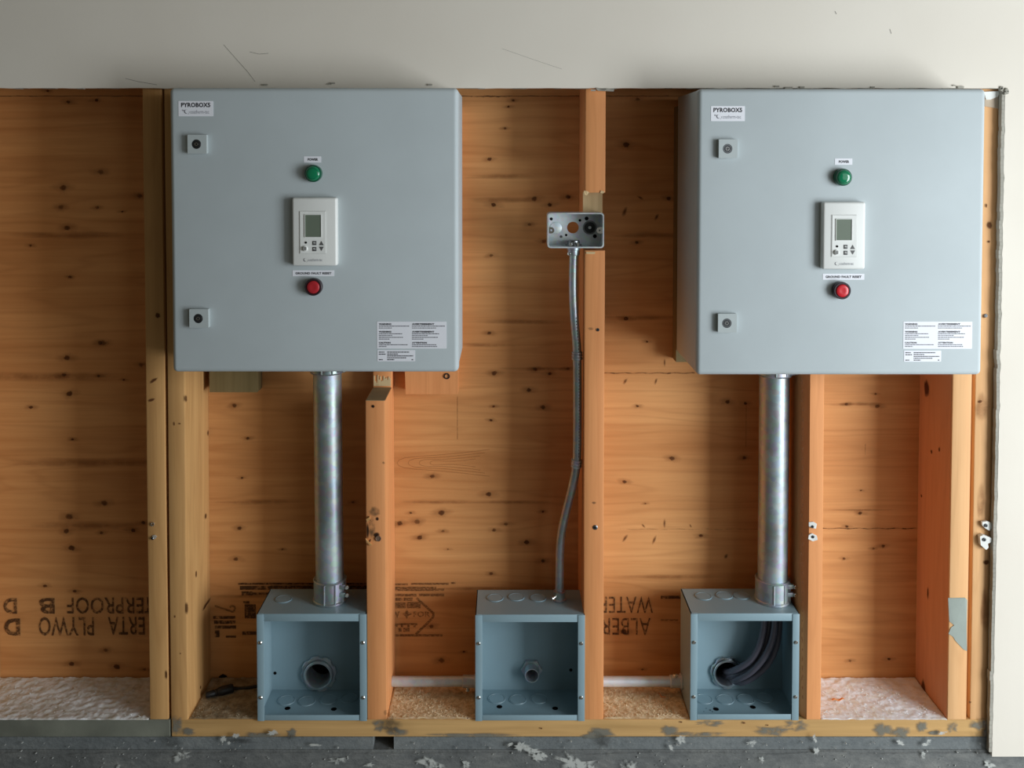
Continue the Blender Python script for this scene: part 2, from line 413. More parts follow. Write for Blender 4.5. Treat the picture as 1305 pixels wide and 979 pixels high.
# cathedral figure in the middle bay's veneer
bm = bmesh.new()
for k in range(4):
    w_, h_ = 118-20*k, 17-4*k; pts = []
    for i in range(15):
        u = -1+2*i/14; pts.append((506+14*k+(w_*u*u), 590+h_*u+ (1.5*math.sin(i*.9))))
    P = [W(x, y, YB) for x, y in pts]
    for p, q in zip(P, P[1:]):
        d = (q-p).normalized(); n = Vector((-d.z, 0, d.x))*.0007
        bm.faces.new([bm.verts.new((v.x, YB-.0005, v.z)) for v in (p-n, q-n, q+n, p+n)])
o = obj('growth_ring_figure', bm, decal('ring_figure', (.25, .09, .025, 1), .24, attr=False), wb, smooth=0); o['kind'] = 'stuff'

# ink stamped on the plywood, upside down
YT = YB-.0014
def stamp(s, xl, xr, yt, yb, bold=.012, mat=STAMP):
    a, b = W(xl, yb, YB), W(xr, yt, YB)
    return obj('stamped_lettering', text_bm(s, a.x, b.x, a.z, b.z, YT, bold, True), mat, wb, smooth=0)
stamp('ERPROOF', 86, 183, 761, 782)
stamp('T', 184, 193, 761, 782)
stamp('B', 50, 70, 762, 782, .03); stamp('D', 5, 22, 762, 782, .04)
stamp('ERTA', 138, 184.5, 786, 809)
stamp('PLYWO', 50, 120, 786, 810); stamp('D', 6, 26, 788, 810, .04)
stamp('WATER', 763, 832, 760, 781, .0)
stamp('ALBER', 766, 829, 787.5, 809, .0)
bm = bmesh.new()
def bar(x0, x1, p0, p1, b=None):
    a, c = W(x0, p1, YB), W(x1, p0, YB); quad(b or bm, a.x, c.x, a.z, c.z, YT)
for r in ((304,470,742.5,745),(306,345,746.5,751.5),(345,470,746,751),(308,322,753.5,758.5),(322,345,755,758),(312,326,770,788),(310,318,766,769),(309,327,804.5,809),(842,867,759,763),
          (272,300,785,788.5),(273,300,790.5,795),(274,301,797,801),(274,280,803,812),(288,301,810,812.5)): bar(*r)
o = tag(obj('stamped_bars', bm, STAMP, wb, smooth=0), kind='stuff')
bm = bmesh.new()
for r in ((503,520,743.3,745.8),(524,572,742.6,745.2),(575,581,741.5,744),(502,556,747.5,753),(556,566,750,752.5),(502,531,756.5,760),(534,566,756.3,759.8),(504,513,761.5,765.5),(514.5,526,761.3,765.5),
          (503,517,767.5,775),(518.5,536,767,775),(503,532,794,796.5),(508,512,800,805),(514,522,800,805),(503,564,808,811),(842,864,789,791),(504,507,796,799),(511,514,796,799),(519,522,796,799),(527,530,796,799)): bar(*r)
def strip(pts, wd, b):
    P = [W(x, y, YB) for x, y in pts]
    for p, q in zip(P, P[1:]):
        d = (q-p).normalized(); n = Vector((-d.z, 0, d.x))*wd/2
        b.faces.new([b.verts.new((v.x, YT, v.z)) for v in (p-n, q-n, q+n, p+n)])
strip([(531, 762), (553, 782), (551, 788), (530, 808)], .005, bm)
strip([(274, 772), (286, 776), (298, 780), (300, 774), (296, 771.5), (293, 774)], .004, bm)
c = W(518.5, 782.5, YB); rr = [6.5, 3, 7, 3.4, 7, 3, 6, 3.2]
bm.faces.new([bm.verts.new((c.x+math.sin(i*math.pi/4)*r/640, YT, c.z-math.cos(i*math.pi/4)*r/640)) for i, r in enumerate(rr)])
tag(obj('stamped_certification_mark', bm, STAMP2, wb, smooth=0), kind='stuff')
a, b = W(503, 787, YB), W(509.5, 779, YB); obj('stamped_lettering', text_bm('V', a.x, b.x, a.z, b.z, YT, .03, False), STAMP2, wb, smooth=0)
a, b = W(527, 786, YB), W(548, 779, YB); obj('stamped_lettering', text_bm('FOR', a.x, b.x, a.z, b.z, YT, .02, False), STAMP2, wb, smooth=0)

# painted drywall around the opening: a strip above, a panel to the right, with ragged cut edges
def ragged(p, q, n, amp, seed):
    out = []
    for i in range(n):
        t = i/n; k = noise.noise((t*n*.45, seed, 0))*amp + noise.noise((t*n*1.7, seed, 3))*amp*.5
        d = (Vector(q)-Vector(p)).normalized(); nn = Vector((-d.y, d.x))
        v = Vector(p).lerp(Vector(q), t) + nn*k
        out.append((v.x, v.y))
    return out
zbot = WZ(964.5, -.0127)
xtop = WX(1281, 120, -.0127)
inner = ragged((XL, ZD), (xtop, ZD), 220, .0012, 1) + ragged((xtop, ZD), (XD+.004, WZ(330, -.0127)), 40, .0018, 5) + ragged((XD+.004, WZ(330, -.0127)), (XD, zbot), 110, .0018, 9) + [(XD, zbot)]
dw = thing('wall_front', None, None, (0, -.0127, ZD)); dw['kind'] = 'structure'
prismpts = inner + [(XR, zbot), (XR, .9), (XL, .9)]
obj('drywall_panel', plate(prismpts, [], -.0127, -.0009), DRY, dw, smooth=0)
# exposed gypsum and torn paper along the cut edge
bm = bmesh.new()
e = ragged((xtop, ZD), (XD+.004, WZ(330, -.0127)), 40, .0018, 5) + ragged((XD+.004, WZ(330, -.0127)), (XD, zbot), 110, .0018, 9)
for (x0, z0), (x1, z1) in zip(e, e[1:]):
    k0 = .0008+.0012*abs(noise.noise((z0*90, 0, 0)))
    box(bm, min(x0, x1)-k0-.0045, max(x0, x1)-.0002, -.0122, -.0012, min(z0, z1), max(z0, z1)+.0004)
o = obj('gypsum_edge', bm, GYP, dw, smooth=0); o['kind'] = 'stuff'
bm = bmesh.new()
e = ragged((XL, ZD), (xtop, ZD), 220, .0012, 1)
for i, ((x0, z0), (x1, z1)) in enumerate(zip(e, e[1:])):
    if (1.9+x0) > .9 and noise.noise((x0*25, 3, 0)) > .05:
        k = .0012*abs(noise.noise((x0*70, 0, 0)))+.0004
        box(bm, x0, x1, -.0125, -.002, min(z0, z1)-k, max(z0, z1)-.0001)
for px, py in ((338,108),(420,107),(424,106),(548,108),(990,110),(1022,111),(1005,112),(1112,111),(1216,109),(1224,111),(775,114),(762,113),(756,115)):
    p = W(px, py, -.014); r = random.uniform(.002, .005)
    box(bm, p.x-r*1.4, p.x+r*1.4, -.0155, -.0125, p.z-r*.5, p.z+r*.4)
p = W(1281, 116, -.014)
for i in range(9):
    r = random.uniform(.0015, .004); q = p + Vector((random.uniform(-.008, .005), 0, random.uniform(-.006, .006)))
    box(bm, q.x-r, q.x+r, -.016, -.008, q.z-r, q.z+r, r*.4, 1)
o = obj('torn_paper_edge', bm, GYP, dw, smooth=0); o['kind'] = 'stuff'
# pencil scratches and little dents above the enclosures
bm = bmesh.new()
for pts in (((285,57),(300,74),(316,92),(325,104)), ((318,66),(330,69),(342,68)), ((160,100),(176,104),(200,108)), ((640,62),(680,76),(716,88)), ((1134,37),(1136,43)), ((1064,14),(1066,18))):
    P = [W(x, y, -.0133) for x, y in pts]
    for p, q in zip(P, P[1:]):
        d = (q-p).normalized(); n = Vector((-d.z, 0, d.x))*(.0011 if pts[0][0] < 400 else .0006 if pts[0][0] < 700 else .0016)
        bm.faces.new([bm.verts.new((v.x, -.0131, v.z)) for v in (p-n*.3, q-n*.3, q+n*.3, p+n*.3)])
o = obj('scratches', bm, decal('scratch', (.12, .11, .09, 1), .7, attr=False), dw, smooth=0); o['kind'] = 'stuff'

# concrete foundation below the sill, with a pocket under the left part
wl = thing('wall_lower', None, None, (0, 0, -1.45)); wl['kind'] = 'structure'
bm = bmesh.new()
sx0, sx1 = WX(478, 948, 0), WX(502, 948, 0); zsl = WZ(955, 0); zl = WZ(958, 0)
def conc_face(bm, x0, x1, z0, z1, y, amp, seed, nx, nz):
    V = [[bm.verts.new((x0+(x1-x0)*i/nx, y + (noise.noise((i*.35+seed, j*.35, seed))*amp if 0 < j else 0), z0+(z1-z0)*j/nz)) for j in range(nz+1)] for i in range(nx+1)]
    for i in range(nx):
        for j in range(nz): bm.faces.new((V[i][j], V[i+1][j], V[i+1][j+1], V[i][j+1]))
box(bm, XL, sx0-.004, .0, .16, zsl, ZB); box(bm, sx1, XR, .0, .16, zsl, ZB); box(bm, sx0-.004, sx1, .055, .16, zsl, ZB)
bm.verts.ensure_lookup_table()
obj('concrete_top_band', bm, CONC2, wl, smooth=0)
bm = bmesh.new(); box(bm, XL, XR, -.0015, .16, -1.45, zsl)
nx = 330
V = []
for i in range(nx+1):
    x = XL + (XR-XL)*i/nx; zt = zl + noise.noise((x*9, 4, 0))*.006 + noise.noise((x*40, 4, 0))*.002
    col = [bm.verts.new((x, -.0015, zt+.0005))]
    for j in range(9):
        z = zt - .001 - (zt+1.45-.001)*(j/8)**2
        col.append(bm.verts.new((x, -.0045 - .0015*noise.noise((x*30, z*30, 0)), z)))
    V.append(col)
for i in range(nx):
    for j in range(9): bm.faces.new((V[i][j], V[i][j+1], V[i+1][j+1], V[i+1][j]))
obj('concrete_footing', bm, CONC, wl, smooth=30)
bm = bmesh.new(); rnd = random.Random(3)
spots = [(548,972,14,6),(594,974,5,5),(150,975,3,4),(348,933,6,3),(402,949,7,2),(685,965,9,5),(693,962,4,3),(663,951,9,6),(678,956,12,4),(737,974,28,9),(800,977,12,7),(867,942,5,5),(855,952,2,5),
  (957,947,6,4),(970,968,3,4),(1147,946,4,3),(1178,948,5,2),(1183,944,3,2),(1176,961,3,4),(1200,934,6,2),(1040,957,3,4),(1260,974,8,4),(1038,940,2,5),(300,937,4,3),(285,941,3,4),(292,946,2,2),(232,962,10,5),(430,968,9,4),(470,974,6,3),(650,948,4,2)]
for i, (px, py, rx, rz) in enumerate(spots):
    p = W(px, py, -.006); b2 = bmesh.new(); blot(b2, (p.x, -.0078-.00002*i, p.z), rx*1.25/700, rz*1.25/700, 18, rnd.uniform(-.5, .5), .35, 1, .45, seed=i)
    obj('paint_smear', b2, SMEARW, wl, smooth=0)
for _ in range(150):
    px, py = rnd.uniform(0, 1262), rnd.uniform(945, 979); p = W(px, py, -.006); r = rnd.choice((.0004, .0006, .0010))
    box(bm, p.x-r, p.x+r, -.0068, -.003, p.z-r*.7, p.z+r*.7)
o = obj('paint_flecks', bm, paint('fleck_white', (.48, .49, .47), .8, 0, .2, .5, 300), wl, smooth=0); o['kind'] = 'stuff'
bm = bmesh.new()
for px, py, rx, rz, s in ((220,945,14,10,1),(500,925,12,14,2),(310,945,22,5,4),(372,940,8,4,5),(655,950,10,8,6),(770,945,14,10,7),(1250,950,10,22,8),(1256,930,6,20,9)):
    p = W(px, py, -.0075); blot(bm, (p.x, -.0075, p.z), rx/690, rz/690, 16, 0, .5, .8, .3, seed=s)
o = obj('dark_patches', bm, decal('dark_blotch', (.035, .035, .032, 1), .6, 60, cut=(.3, .55)), wl, smooth=0); o['kind'] = 'stuff'  # soft-edged darker patches over the concrete and sill front

struct('floor', BX(-3.2, 3.4, -3.4, .2, -1.50, -1.45), FLOORM)

# ------------------------------------------------------------------ sill plates
s = thing('sill_plate', 'grey-smeared wooden sill plate running left of the butt joint under the empty bay', 'sill plate', (-1.2, .07, ZB))
xj = WX(217.5, 925, 0)
obj('board', BX(XL, xj-.0012, 0, YB-.001, ZB, ZS, .001, 1), paint('cement_washed_wood', (.19, .195, .155), .85, 0, .3, .6, 200), s)
s = thing('sill_plate', 'long bare wooden sill plate under the three grey junction boxes, stained with grey mortar', 'sill plate', (.15, .07, ZB))
xe = WX(1263, 925, 0)
obj('board', BX(xj+.0012, xe, 0, YB-.001, ZB, ZS, .0015, 1), SILLM, s)
for px, py, rx, rz, k in ((485,925,12,9,1),(505,933,14,7,2),(372,934,8,7,3),(768,934,18,9,4),(755,938,14,6,5),(853,931,12,8,6),(905,922,24,5,7),(985,932,26,8,8),(1015,925,20,8,9),(1125,930,16,9,10),(1148,934,14,9,11),(1175,926,8,9,12),(1190,934,10,4,13),(1214,927,8,8,14),(1248,924,12,8,15),(1258,934,6,10,16),(225,925,8,14,17),(240,932,10,6,18),(330,937,30,4,19),(600,937,60,3,20),(890,936,40,4,21)):
    p = W(px, py, -.001); bm = bmesh.new(); blot(bm, (p.x, -.0008-k*.00004, p.z), rx/690, rz/690, 16, 0, .5, 1, .3, seed=k)
    obj('mortar_smear', bm, MORT, s, smooth=0)
for px, py, r in ((690,928,1.6),(948,921,2),(978,924,1.5),(868,920,1.6),(596,915,1.4)):
    p = W(px, py, -.001); bm = bmesh.new(); blot(bm, (p.x, -.0022, p.z), r/690, r*.8/690, 9, 0, .3, 1, .2)
    obj('nail_hole', bm, KNOT, s, smooth=0)

# ------------------------------------------------------------------ studs
def stud(label, pxl, pxr, segs, mat, py_ref=900, lean=0, wane=0, top=.55, y0=0, zb=None):
    """segs: (z0,z1,front y); pixel edges of the front face at py_ref; corner radius eased"""
    zb = ZS if zb is None else zb
    xl, xr = WX(pxl, py_ref, y0), WX(pxr, py_ref, y0)
    t = thing('wall_stud', label, 'stud', ((xl+xr)/2, YB/2, zb))
    bm = bmesh.new(); r = .0025
    for z0, z1, yf in segs or [(zb, top, y0)]:
        pts = [(xr, YB-.0006), (xl, YB-.0006)]
        if wane and yf == y0: pts += [(xl, yf+.030), (xl+wane*.45, yf+.010), (xl+wane, yf)]
        else: pts += [(xl, yf+r), (xl+r*.3, yf+r*.3), (xl+r, yf)]
        pts += [(xr-r, yf), (xr-r*.3, yf+r*.3), (xr, yf+r)]
        n = max(1, int((z1-z0)/.06)); rings = []
        for i in range(n+1):
            z = z0+(z1-z0)*i/n; dx = lean*(z-zb) + noise.noise((z*2.1, xl*9, 0))*.0012
            rings.append([Vector((x+dx, y, z)) for x, y in pts])
        loft(bm, rings)
    obj('board', bm, mat, t)
    return t, xl, xr
def knots_on(t, lst, y=-.0009, name='knot', mat=None):
    for i, (px, py, rx, rz, an) in enumerate(lst):
        p = W(px, py, y); bm = bmesh.new(); blot(bm, (p.x, y-.00004*i, p.z), rx/680, rz/680, 12, an, .45, .95, .15)
        obj(name, bm, mat or KNOT, t, smooth=0)
def knots_side(t, x, lst, mat=None, name='knot'):
    """stains on a side face at world X = x; lst of (pixel x, pixel y, ry, rz)"""
    for px, py, ry, rz in lst:
        D = (x * F) / (px - PX0); y = D - 1.75
        p = W(px, py, y); bm = bmesh.new(); blot(bm, (x, y, p.z), ry, rz, 12, 0, .45, .95, .2, axis='X')
        obj(name, bm, mat or KNOT, t, smooth=0)
def screw_head(t, px, py, y=-.001, r=.0042, mat=STEEL):
    p = W(px, py, y); bm = bmesh.new(); revolve(bm, (p.x, y+.001, p.z), (0, -1, 0), [(0, r), (.001, r), (.0018, r*.7)], 14)
    o = obj('screw', bm, mat, t); s = bmesh.new(); box(s, p.x-r*.55, p.x+r*.55, y-.0012, y-.0005, p.z-.0005, p.z+.0005); box(s, p.x-.0005, p.x+.0005, y-.0012, y-.0005, p.z-r*.55, p.z+r*.55)
    obj('screw_slot', s, HOLE, o); return o
PAPER = paint('paper_white', (.80, .80, .76), .8, 0, .05, .3, 200)
def scrap(t, pts, y=-.004, th=.004, name='paper_scrap', mat=None):
    P = [W(x, yy, y) for x, yy in pts]; bm = bmesh.new(); prism_xz(bm, [(p.x, p.z) for p in P], y, y+th)
    for v in bm.verts: v.co.y += noise.noise(v.co*300)*.0012
    return obj(name, bm, mat or PAPER, t, smooth=0)

LN = .0065
t, _, _ = stud('stud at the far left edge of the picture, only its pale right side showing', -78, -50, None, STUD_PALE)
t1, _, xr1 = stud('pale stud left of the dark vertical gap, beside the empty left bay', 190.5, 214.5, None, STUD_PALE, zb=ZS+.001)
knots_on(t1, [(201,402,4,4,0),(193,510,5,2,.3),(212,860,1.6,7,0),(196,485,7,2,.6)])
bm = bmesh.new(); p = W(194.5, 668, -.001); torus(bm, (p.x, -.002, p.z), (0, 1, 0), .003, .0012, 12, 6); obj('screw', bm, ZINC, t1)
scrap(t1, [(194,683),(197,682),(200,684),(198,687),(195,688)], -.002, .0015, mat=paint('torn_paper_dull', (.45, .40, .33), .9, 0, .2, .3, 300)); screw_head(t1, 194, 686.5, -.0035, .003)
t2, _, xr2 = stud('pale stud right of the dark vertical gap, tight against the left enclosure', 217.8, 239.5, None, STUD_PALE, zb=ZS)
knots_on(t2, [(238,775,2.2,9,0),(223,786,1,2,0),(230,833,1,1,0),(222,540,1,3,0),(229,540,2,1,0),(237,508,2,5,0)])
knots_side(t2, xr2+.0008, [(258,658,.006,.006),(245,732,.004,.007),(262,552,.004,.007),(249,876,.004,.004),(258,770,.03,.004)])
zn = WZ(511, 0)
zt2 = .55
t3, xl3, xr3 = stud('stud with its upper part notched back behind the left enclosure, split and nailed halfway', 467.5, 492.5, [(ZS+.001, zn, 0), (zn-.001, zt2, .100)], STUD_ORANGE)
knots_on(t3, [(475.5,518,2.4,2.4,0)], mat=decal('nail_hole_m', (.01, .006, .004, 1), 1), name='nail_hole')
knots_on(t3, [(481,661.5,2.4,2.6,0),(468.8,677,1.8,11,0),(471,690,1,4,-.5),(470.5,661,1,4,.5),(480,682,5,4,0)], mat=decal('split_dark', (.02, .01, .006, 1), .9), name='split')
knots_on(t3, [(474,672,5,15,0),(478,652,8,7,0),(492,908,4,4,0),(489,590,2,2,0)], y=-.0006, mat=STAIN, name='stain')
bm = bmesh.new(); p = W(482, 686.5, -.002); torus(bm, (p.x, -.002, p.z), (0, 1, 0), .0048, .001, 16, 6); revolve(bm, (p.x, 0, p.z), (0, -1, 0), [(0, .0045), (.002, .0042)], 14)
obj('nail', bm, flat('rust_nail', (.30, .19, .13), .5, .6), t3)
scrap(t3, [(466.5,662),(471,659),(472,662),(468,666)], -.004, .004, 'splinter', STUD_PALE); scrap(t3, [(466,687),(469,690),(474,695),(472,696),(467,692)], -.004, .004, 'splinter', STUD_PALE)
bm = BX(xl3+.0075, xr3-.001+.0075-.0075, .0, .100, zn+.0002, zn+.0012); obj('sawn_ledge', BX(xl3+.001, xr3-.001, .001, .0995, zn, zn+.0009), SAWN, t3)
bm = bmesh.new()
for i in range(14):
    x = xl3+.003+(xr3-xl3-.006)*i/13; h = random.uniform(.004, .022)
    box(bm, x-.0013, x+.0013, .0985, .1003, zn+.004, zn+.006+h)
tag(obj('torn_fibres', bm, FRESH, t3, smooth=0), kind='stuff')
zna, znb = WZ(319.5, 0), WZ(245.5, 0)
t4, xl4, xr4 = stud('orange stud between the two enclosures, notched for the outlet box', 743.5, 769, [(ZS+.001, zna, 0), (zna-.001, znb+.001, .046), (znb, .55, 0)], STUD_ORANGE, lean=0)
obj('notch_face', BX(xl4+.0004, xr4-.0004, .0445, .0462, zna+.0005, znb-.0005), FRESH, t4, label='freshly cut pale notch')
screw_head(t4, 758.7, 672.5, -.0012, .0045); screw_head(t4, 762, 420.5, -.0012, .003); knots_on(t4, [(753,419,4,2,0),(757,641,3,2,0)], y=-.0005, mat=STAIN, name='stain')
scrap(t4, [(744,243),(748,243.5),(751,245),(748,249),(745,248)], -.001, .003, 'splinter', FRESH); scrap(t4, [(766,243),(771,244),(769,246.5),(765,246)], -.002, .003, 'splinter', FRESH)
scrap(t4, [(747,321),(759,321),(758,324),(747,323.5)], -.0012, .002, 'splinter', FRESH)
scrap(t4, [(760,113.5),(783,113.5),(782,116.5),(762,115.5)], -.006, .005, 'paper_scrap', GYP)
zt5 = WZ(470, 0)
t5, xl5, xr5 = stud('stud right of the conduit bay with bark-rounded left edge and torn white paper', 1020, 1046.5, [(ZS+.001, zt5, 0), (zt5-.001, .55, .100)], STUD_ORANGE, wane=.0125)
scrap(t5, [(1031,666),(1037,665.5),(1041,668),(1040,674),(1036,673),(1031,671)], -.003, .0025); screw_head(t5, 1035.5, 671.5, -.0035, .003)
scrap(t5, [(1031,682),(1035,680),(1041,683),(1042,688),(1036,690),(1030,687)], -.003, .0025); screw_head(t5, 1036, 684.5, -.0035, .003, STEEL)
bm = bmesh.new()
for i in range(34):
    py = 486+i*12.2; p = W(1022.5, py, .004); blot(bm, (p.x+random.uniform(-.001, .001), .0035, p.z), .0012, random.uniform(.003, .008), 8, random.uniform(-.2, .2), .4, .9, .3)
o = obj('bark_flakes', bm, KNOT, t5, smooth=0); o['kind'] = 'stuff'
zt6 = WZ(462, 0)
t6, xl6, xr6 = stud('light stud with a grey-green cement patch near its foot, right of the last bay', 1208, 1232.5, [(ZS+.001, zt6, 0), (zt6-.001, .55, .100)], STUD_LIGHT)
o = obj('shaded_side_face', BX(xl6-.0006, xl6+.001, .004, YB-.002, ZS+.001, zt6), wood('stud_red_shaded', (.58, .27, .14, 1), (.70, .35, .19, 1), 'Z', 1.0, .2), t6, label='left side coloured redder and darker for its shade')  # shade of the side turned from the daylight put into its wood colour
knots_side(t6, xl6-.0016, [(1184.5,495,.012,.020)], mat=decal('dark_knot', (.12, .035, .02, 1), .9)); knots_side(t6, xl6-.0014, [(1190,756,.004,.014),(1186,878,.012,.022),(1192,576,.004,.005),(1180,632,.004,.004),(1202,573,.003,.005)])
P = [(1208.5,762.5),(1230,762),(1233,765),(1232,800),(1232.5,830),(1228,828),(1218,817),(1215,812),(1209,808),(1212,800),(1216,797),(1210,792)]
scrap(t6, P, -.0009, .0009, 'cement_patch', paint('cement_patch_m', (.33, .37, .33), .8, 0, .15, .5, 200))
t7, xl7, xr7 = stud('rightmost stud against the drywall edge, with two scraps of white drywall paper', 1236.5, 1262.5, None, STUD_LIGHT, y0=.002)
knots_on(t7, [(1257,717,4,4,0),(1254,403,2.5,3,0),(1261,287,4,5,0),(1260,308,2,2,0),(1249,512,3,2,.3),(1236,895,2,2,0),(1257,262,1.5,3,0)], y=.0008)
screw_head(t7, 1256.5, 402.5, .0005, .0035)
knots_on(t7, [(1252,520,10,20,0),(1250,640,6,30,0),(1255,780,6,30,0)], y=.0011, mat=HALO, name='grain_shading')
scrap(t7, [(1251.5,665.5),(1258,664.5),(1265,667.5),(1265,672),(1261,676.5),(1255,673),(1252,670)], -.006, .006, 'drywall_scrap'); screw_head(t7, 1256.5, 670, -.007, .0036)
scrap(t7, [(1249,684),(1253,682),(1264,686),(1264.5,691),(1259,693),(1260,698),(1257,701),(1250,695)], -.008, .009, 'drywall_scrap'); screw_head(t7, 1254.5, 688, -.009, .0036)
scrap(t7, [(1254,117),(1276,116),(1272,123),(1262,127),(1257,127)], -.002, .003, 'drywall_scrap')
scrap(t7, [(1255,126),(1263,126.5),(1274,122),(1276,139),(1270,138),(1255,135.5)], .0, .003, 'torn_paper', paint('brown_paper', (.50, .40, .30), .9, 0, .1, .4, 200))

# boards nailed flat on the plywood behind the enclosures
def mboard(label, px0, px1, pyb, mat, slant=0, yf=.102, top=.10):
    a, b = W(px0, pyb, yf), W(px1, pyb, yf)
    poly = [(a.x, a.z), (b.x, a.z), (b.x+.002, top), (a.x-slant, top)]
    bm = bmesh.new(); prism_xz(bm, poly, yf, YB-.0005)
    t = thing('mounting_board', label, 'board', ((a.x+b.x)/2, YB, a.z)); obj('board', bm, mat, t, smooth=0)
    return t
mboard('olive weathered board end below the left enclosure, left of its conduit', 267, 328, 500, OLIVE)
m2 = mboard('orange board end below the left enclosure, right of the notched stud', 517, 583.5, 502.5, STUD_ORANGE, .018)
bm = bmesh.new(); p = W(569.5, 479.5, .101); torus(bm, (p.x, .1005, p.z), (0, 1, 0), .0050, .0012, 16, 6); obj('knot_ring', bm, BLACK, m2)
m3 = mboard('narrow dark board edge along the left side of the right enclosure', 861.5, 900, 461.5, OLIVE)

# ------------------------------------------------------------------ enclosures
YF = -.105
def enclosure(label, q, wt):
    """q: pixel data; wt selects the lit or shaded copy of lock, bezel and cap colours"""
    x0 = (WX(q['l'], 300, YF)); x1 = (WX(q['r'], 300, YF)); z1 = WZ(q['t'], YF); z0 = WZ(q['b'], YF)
    T = thing('electrical_enclosure', label, 'electrical box', ((x0+x1)/2, -.003, z0), 'wall enclosures')
    obj('body', BX(x0+.0025, x1-.0025, YF+.029, .0985, z0+.002, z1-.002, .0015, 2), ENC, T)
    obj('gasket', BX(x0+.009, x1-.009, YF+.0195, YF+.0295, z0+.009, z1-.009), BLACK, T)
    ef = lambda e: not all(abs(v.co.y-(YF+.020)) < 1e-6 for v in e.verts)
    door = obj('door', BX(x0, x1, YF, YF+.020, z0, z1, .0085, 6, edges=ef), ENC, T, smooth=50)
    def R(px0, py0, px1, py1, y): a, b = W(px0, py1, y), W(px1, py0, y); return a.x, b.x, a.z, b.z
    ys = YF-.0004
    def sticker(name, r, par=T, rad=.0008):
        a, b, c, d = R(*r, ys); bm = bmesh.new(); prism_xz(bm, rrect(a, b, c, d, rad, 3), ys, YF+.0001)
        o = obj(name, bm, STICK, par, smooth=0); return o
    yl = ys-.00012
    def txt(s, r, par, bold=.0, mat=INK, y=None, name='lettering'):
        a, b, c, d = R(*r, y or yl); return obj(name, text_bm(s, a, b, c, d, y or yl, bold), mat, par, smooth=0)
    # name plate
    sx, sy = q['plate']; k = q['k']
    st = sticker('nameplate_sticker', (sx, sy, sx+44*k, sy+19.5*k))
    txt('PYROBOX5', (sx+3.2*k, sy+2.2*k, sx+40.5*k, sy+8*k), st, .04)
    txt('by', (sx+4.5*k, sy+10.7*k, sx+7.4*k, sy+13.2*k), st, .03, INKM)
    def swirl(cx, cy, s, y, par):
        bm = bmesh.new(); p = W(cx, cy, y); sc = s/725
        pts = [(p.x+sc*math.cos(a)*(1.0), p.z+sc*math.sin(a)) for a in [math.radians(60+i*22) for i in range(12)]]
        pin = [(p.x+sc*math.cos(a)*(1-.5*math.sin(math.pi*i/11)), p.z+sc*.12+sc*math.sin(a)*(1-.5*math.sin(math.pi*i/11))) for i, a in enumerate([math.radians(60+i*22) for i in range(12)])]
        for i in range(11): bm.faces.new([bm.verts.new((u, y, v)) for u, v in (pts[i], pts[i+1], pin[i+1], pin[i])])
        pts = [(p.x+sc*.55+sc*math.cos(a)*1.1, p.z-sc*.25+sc*math.sin(a)*1.1) for a in [math.radians(-75+i*16) for i in range(7)]]
        for i in range(6):
            (u0, v0), (u1, v1) = pts[i], pts[i+1]; bm.faces.new([bm.verts.new(c) for c in ((u0, y, v0), (u1, y, v1), (u1-sc*.14, y, v1+.02*sc), (u0-sc*.14, y, v0))])
        obj('logo_swirl', bm, INKM, par, smooth=0)
    swirl(sx+9.6*k, sy+13.6*k, 2.6*k, yl, st)
    txt('coatherm-tec', (sx+15*k, sy+11.4*k, sx+39*k, sy+16.2*k), st, .0, INKG)
    # latches
    for lx, ly in q['latch']:
        a, b, c, d = R(lx, ly, lx+24, ly+24, YF-.008)
        cx, cz = (a+b)/2-.0012, (c+d)/2
        L = obj('latch', plate(rrect(a, b, c, d, .0012, 3), [circ(cx, cz, .0083)], YF-.0085, YF+.0002), paint('latch_grey', (.48, .53, .53), .4, 0, .02, 0) if lx == q['latch'][0][0] and ly == q['latch'][0][1] else bpy.data.materials['latch_grey'], T)
        bm = bmesh.new(); revolve(bm, (cx, YF-.0003, cz), (0, -1, 0), [(0, .0081), (.0075, .0081), (.0082, .0074)], 24)
        obj('lock_cylinder', bm, STEEL if wt else flat('lock_shaded', (.035, .037, .037), .35, .4), L)  # left enclosure gets a darker, shaded copy of the lock metal
        bm = bmesh.new(); torus(bm, (cx, YF-.0085, cz), (0, 1, 0), .0050, .0006, 20, 6); box(bm, cx-.0008, cx+.0048, YF-.0092, YF-.008, cz-.0008, cz+.0008); obj('key_slot', bm, BLACK, L)
        bm = bmesh.new(); torus(bm, (cx, YF-.0087, cz), (0, 1, 0), .0026, .0007, 14, 6); obj('key_pin', bm, ZINC, L)
    # power lamp
    cx, cy, r = q['lamp']; p = W(cx, cy, YF-.010)
    L = thing_part = obj('power_lamp', revolve(bmesh.new(), (p.x, YF+.0002, p.z), (0, -1, 0), [(0, .0150), (.003, .0152), (.010, .0150), (.0115, .0138), (.0115, .0118)], 32), GREEN_D, T)
    obj('lens', revolve(bmesh.new(), (p.x, YF-.0100, p.z), (0, -1, 0), [(0, .0128), (.0025, .0126), (.0045, .0108), (.0056, .007), (.006, .0025)], 32), GREEN, L, smooth=60)
    bm = bmesh.new(); torus(bm, (p.x, YF-.0146, p.z), (0, 1, 0), .0092, .0005, 28, 6); obj('lens_ring', bm, GREEN_D, L)
    a = q['plabel']; st = sticker('power_sticker', a, rad=.0004); m = .28
    txt('POWER', (a[0]+(a[2]-a[0])*.22, a[1]+2.4, a[2]-(a[2]-a[0])*.18, a[3]-2.2), st, .05)
    # reset button
    cx, cy, r = q['reset']; p = W(cx, cy, YF-.010)
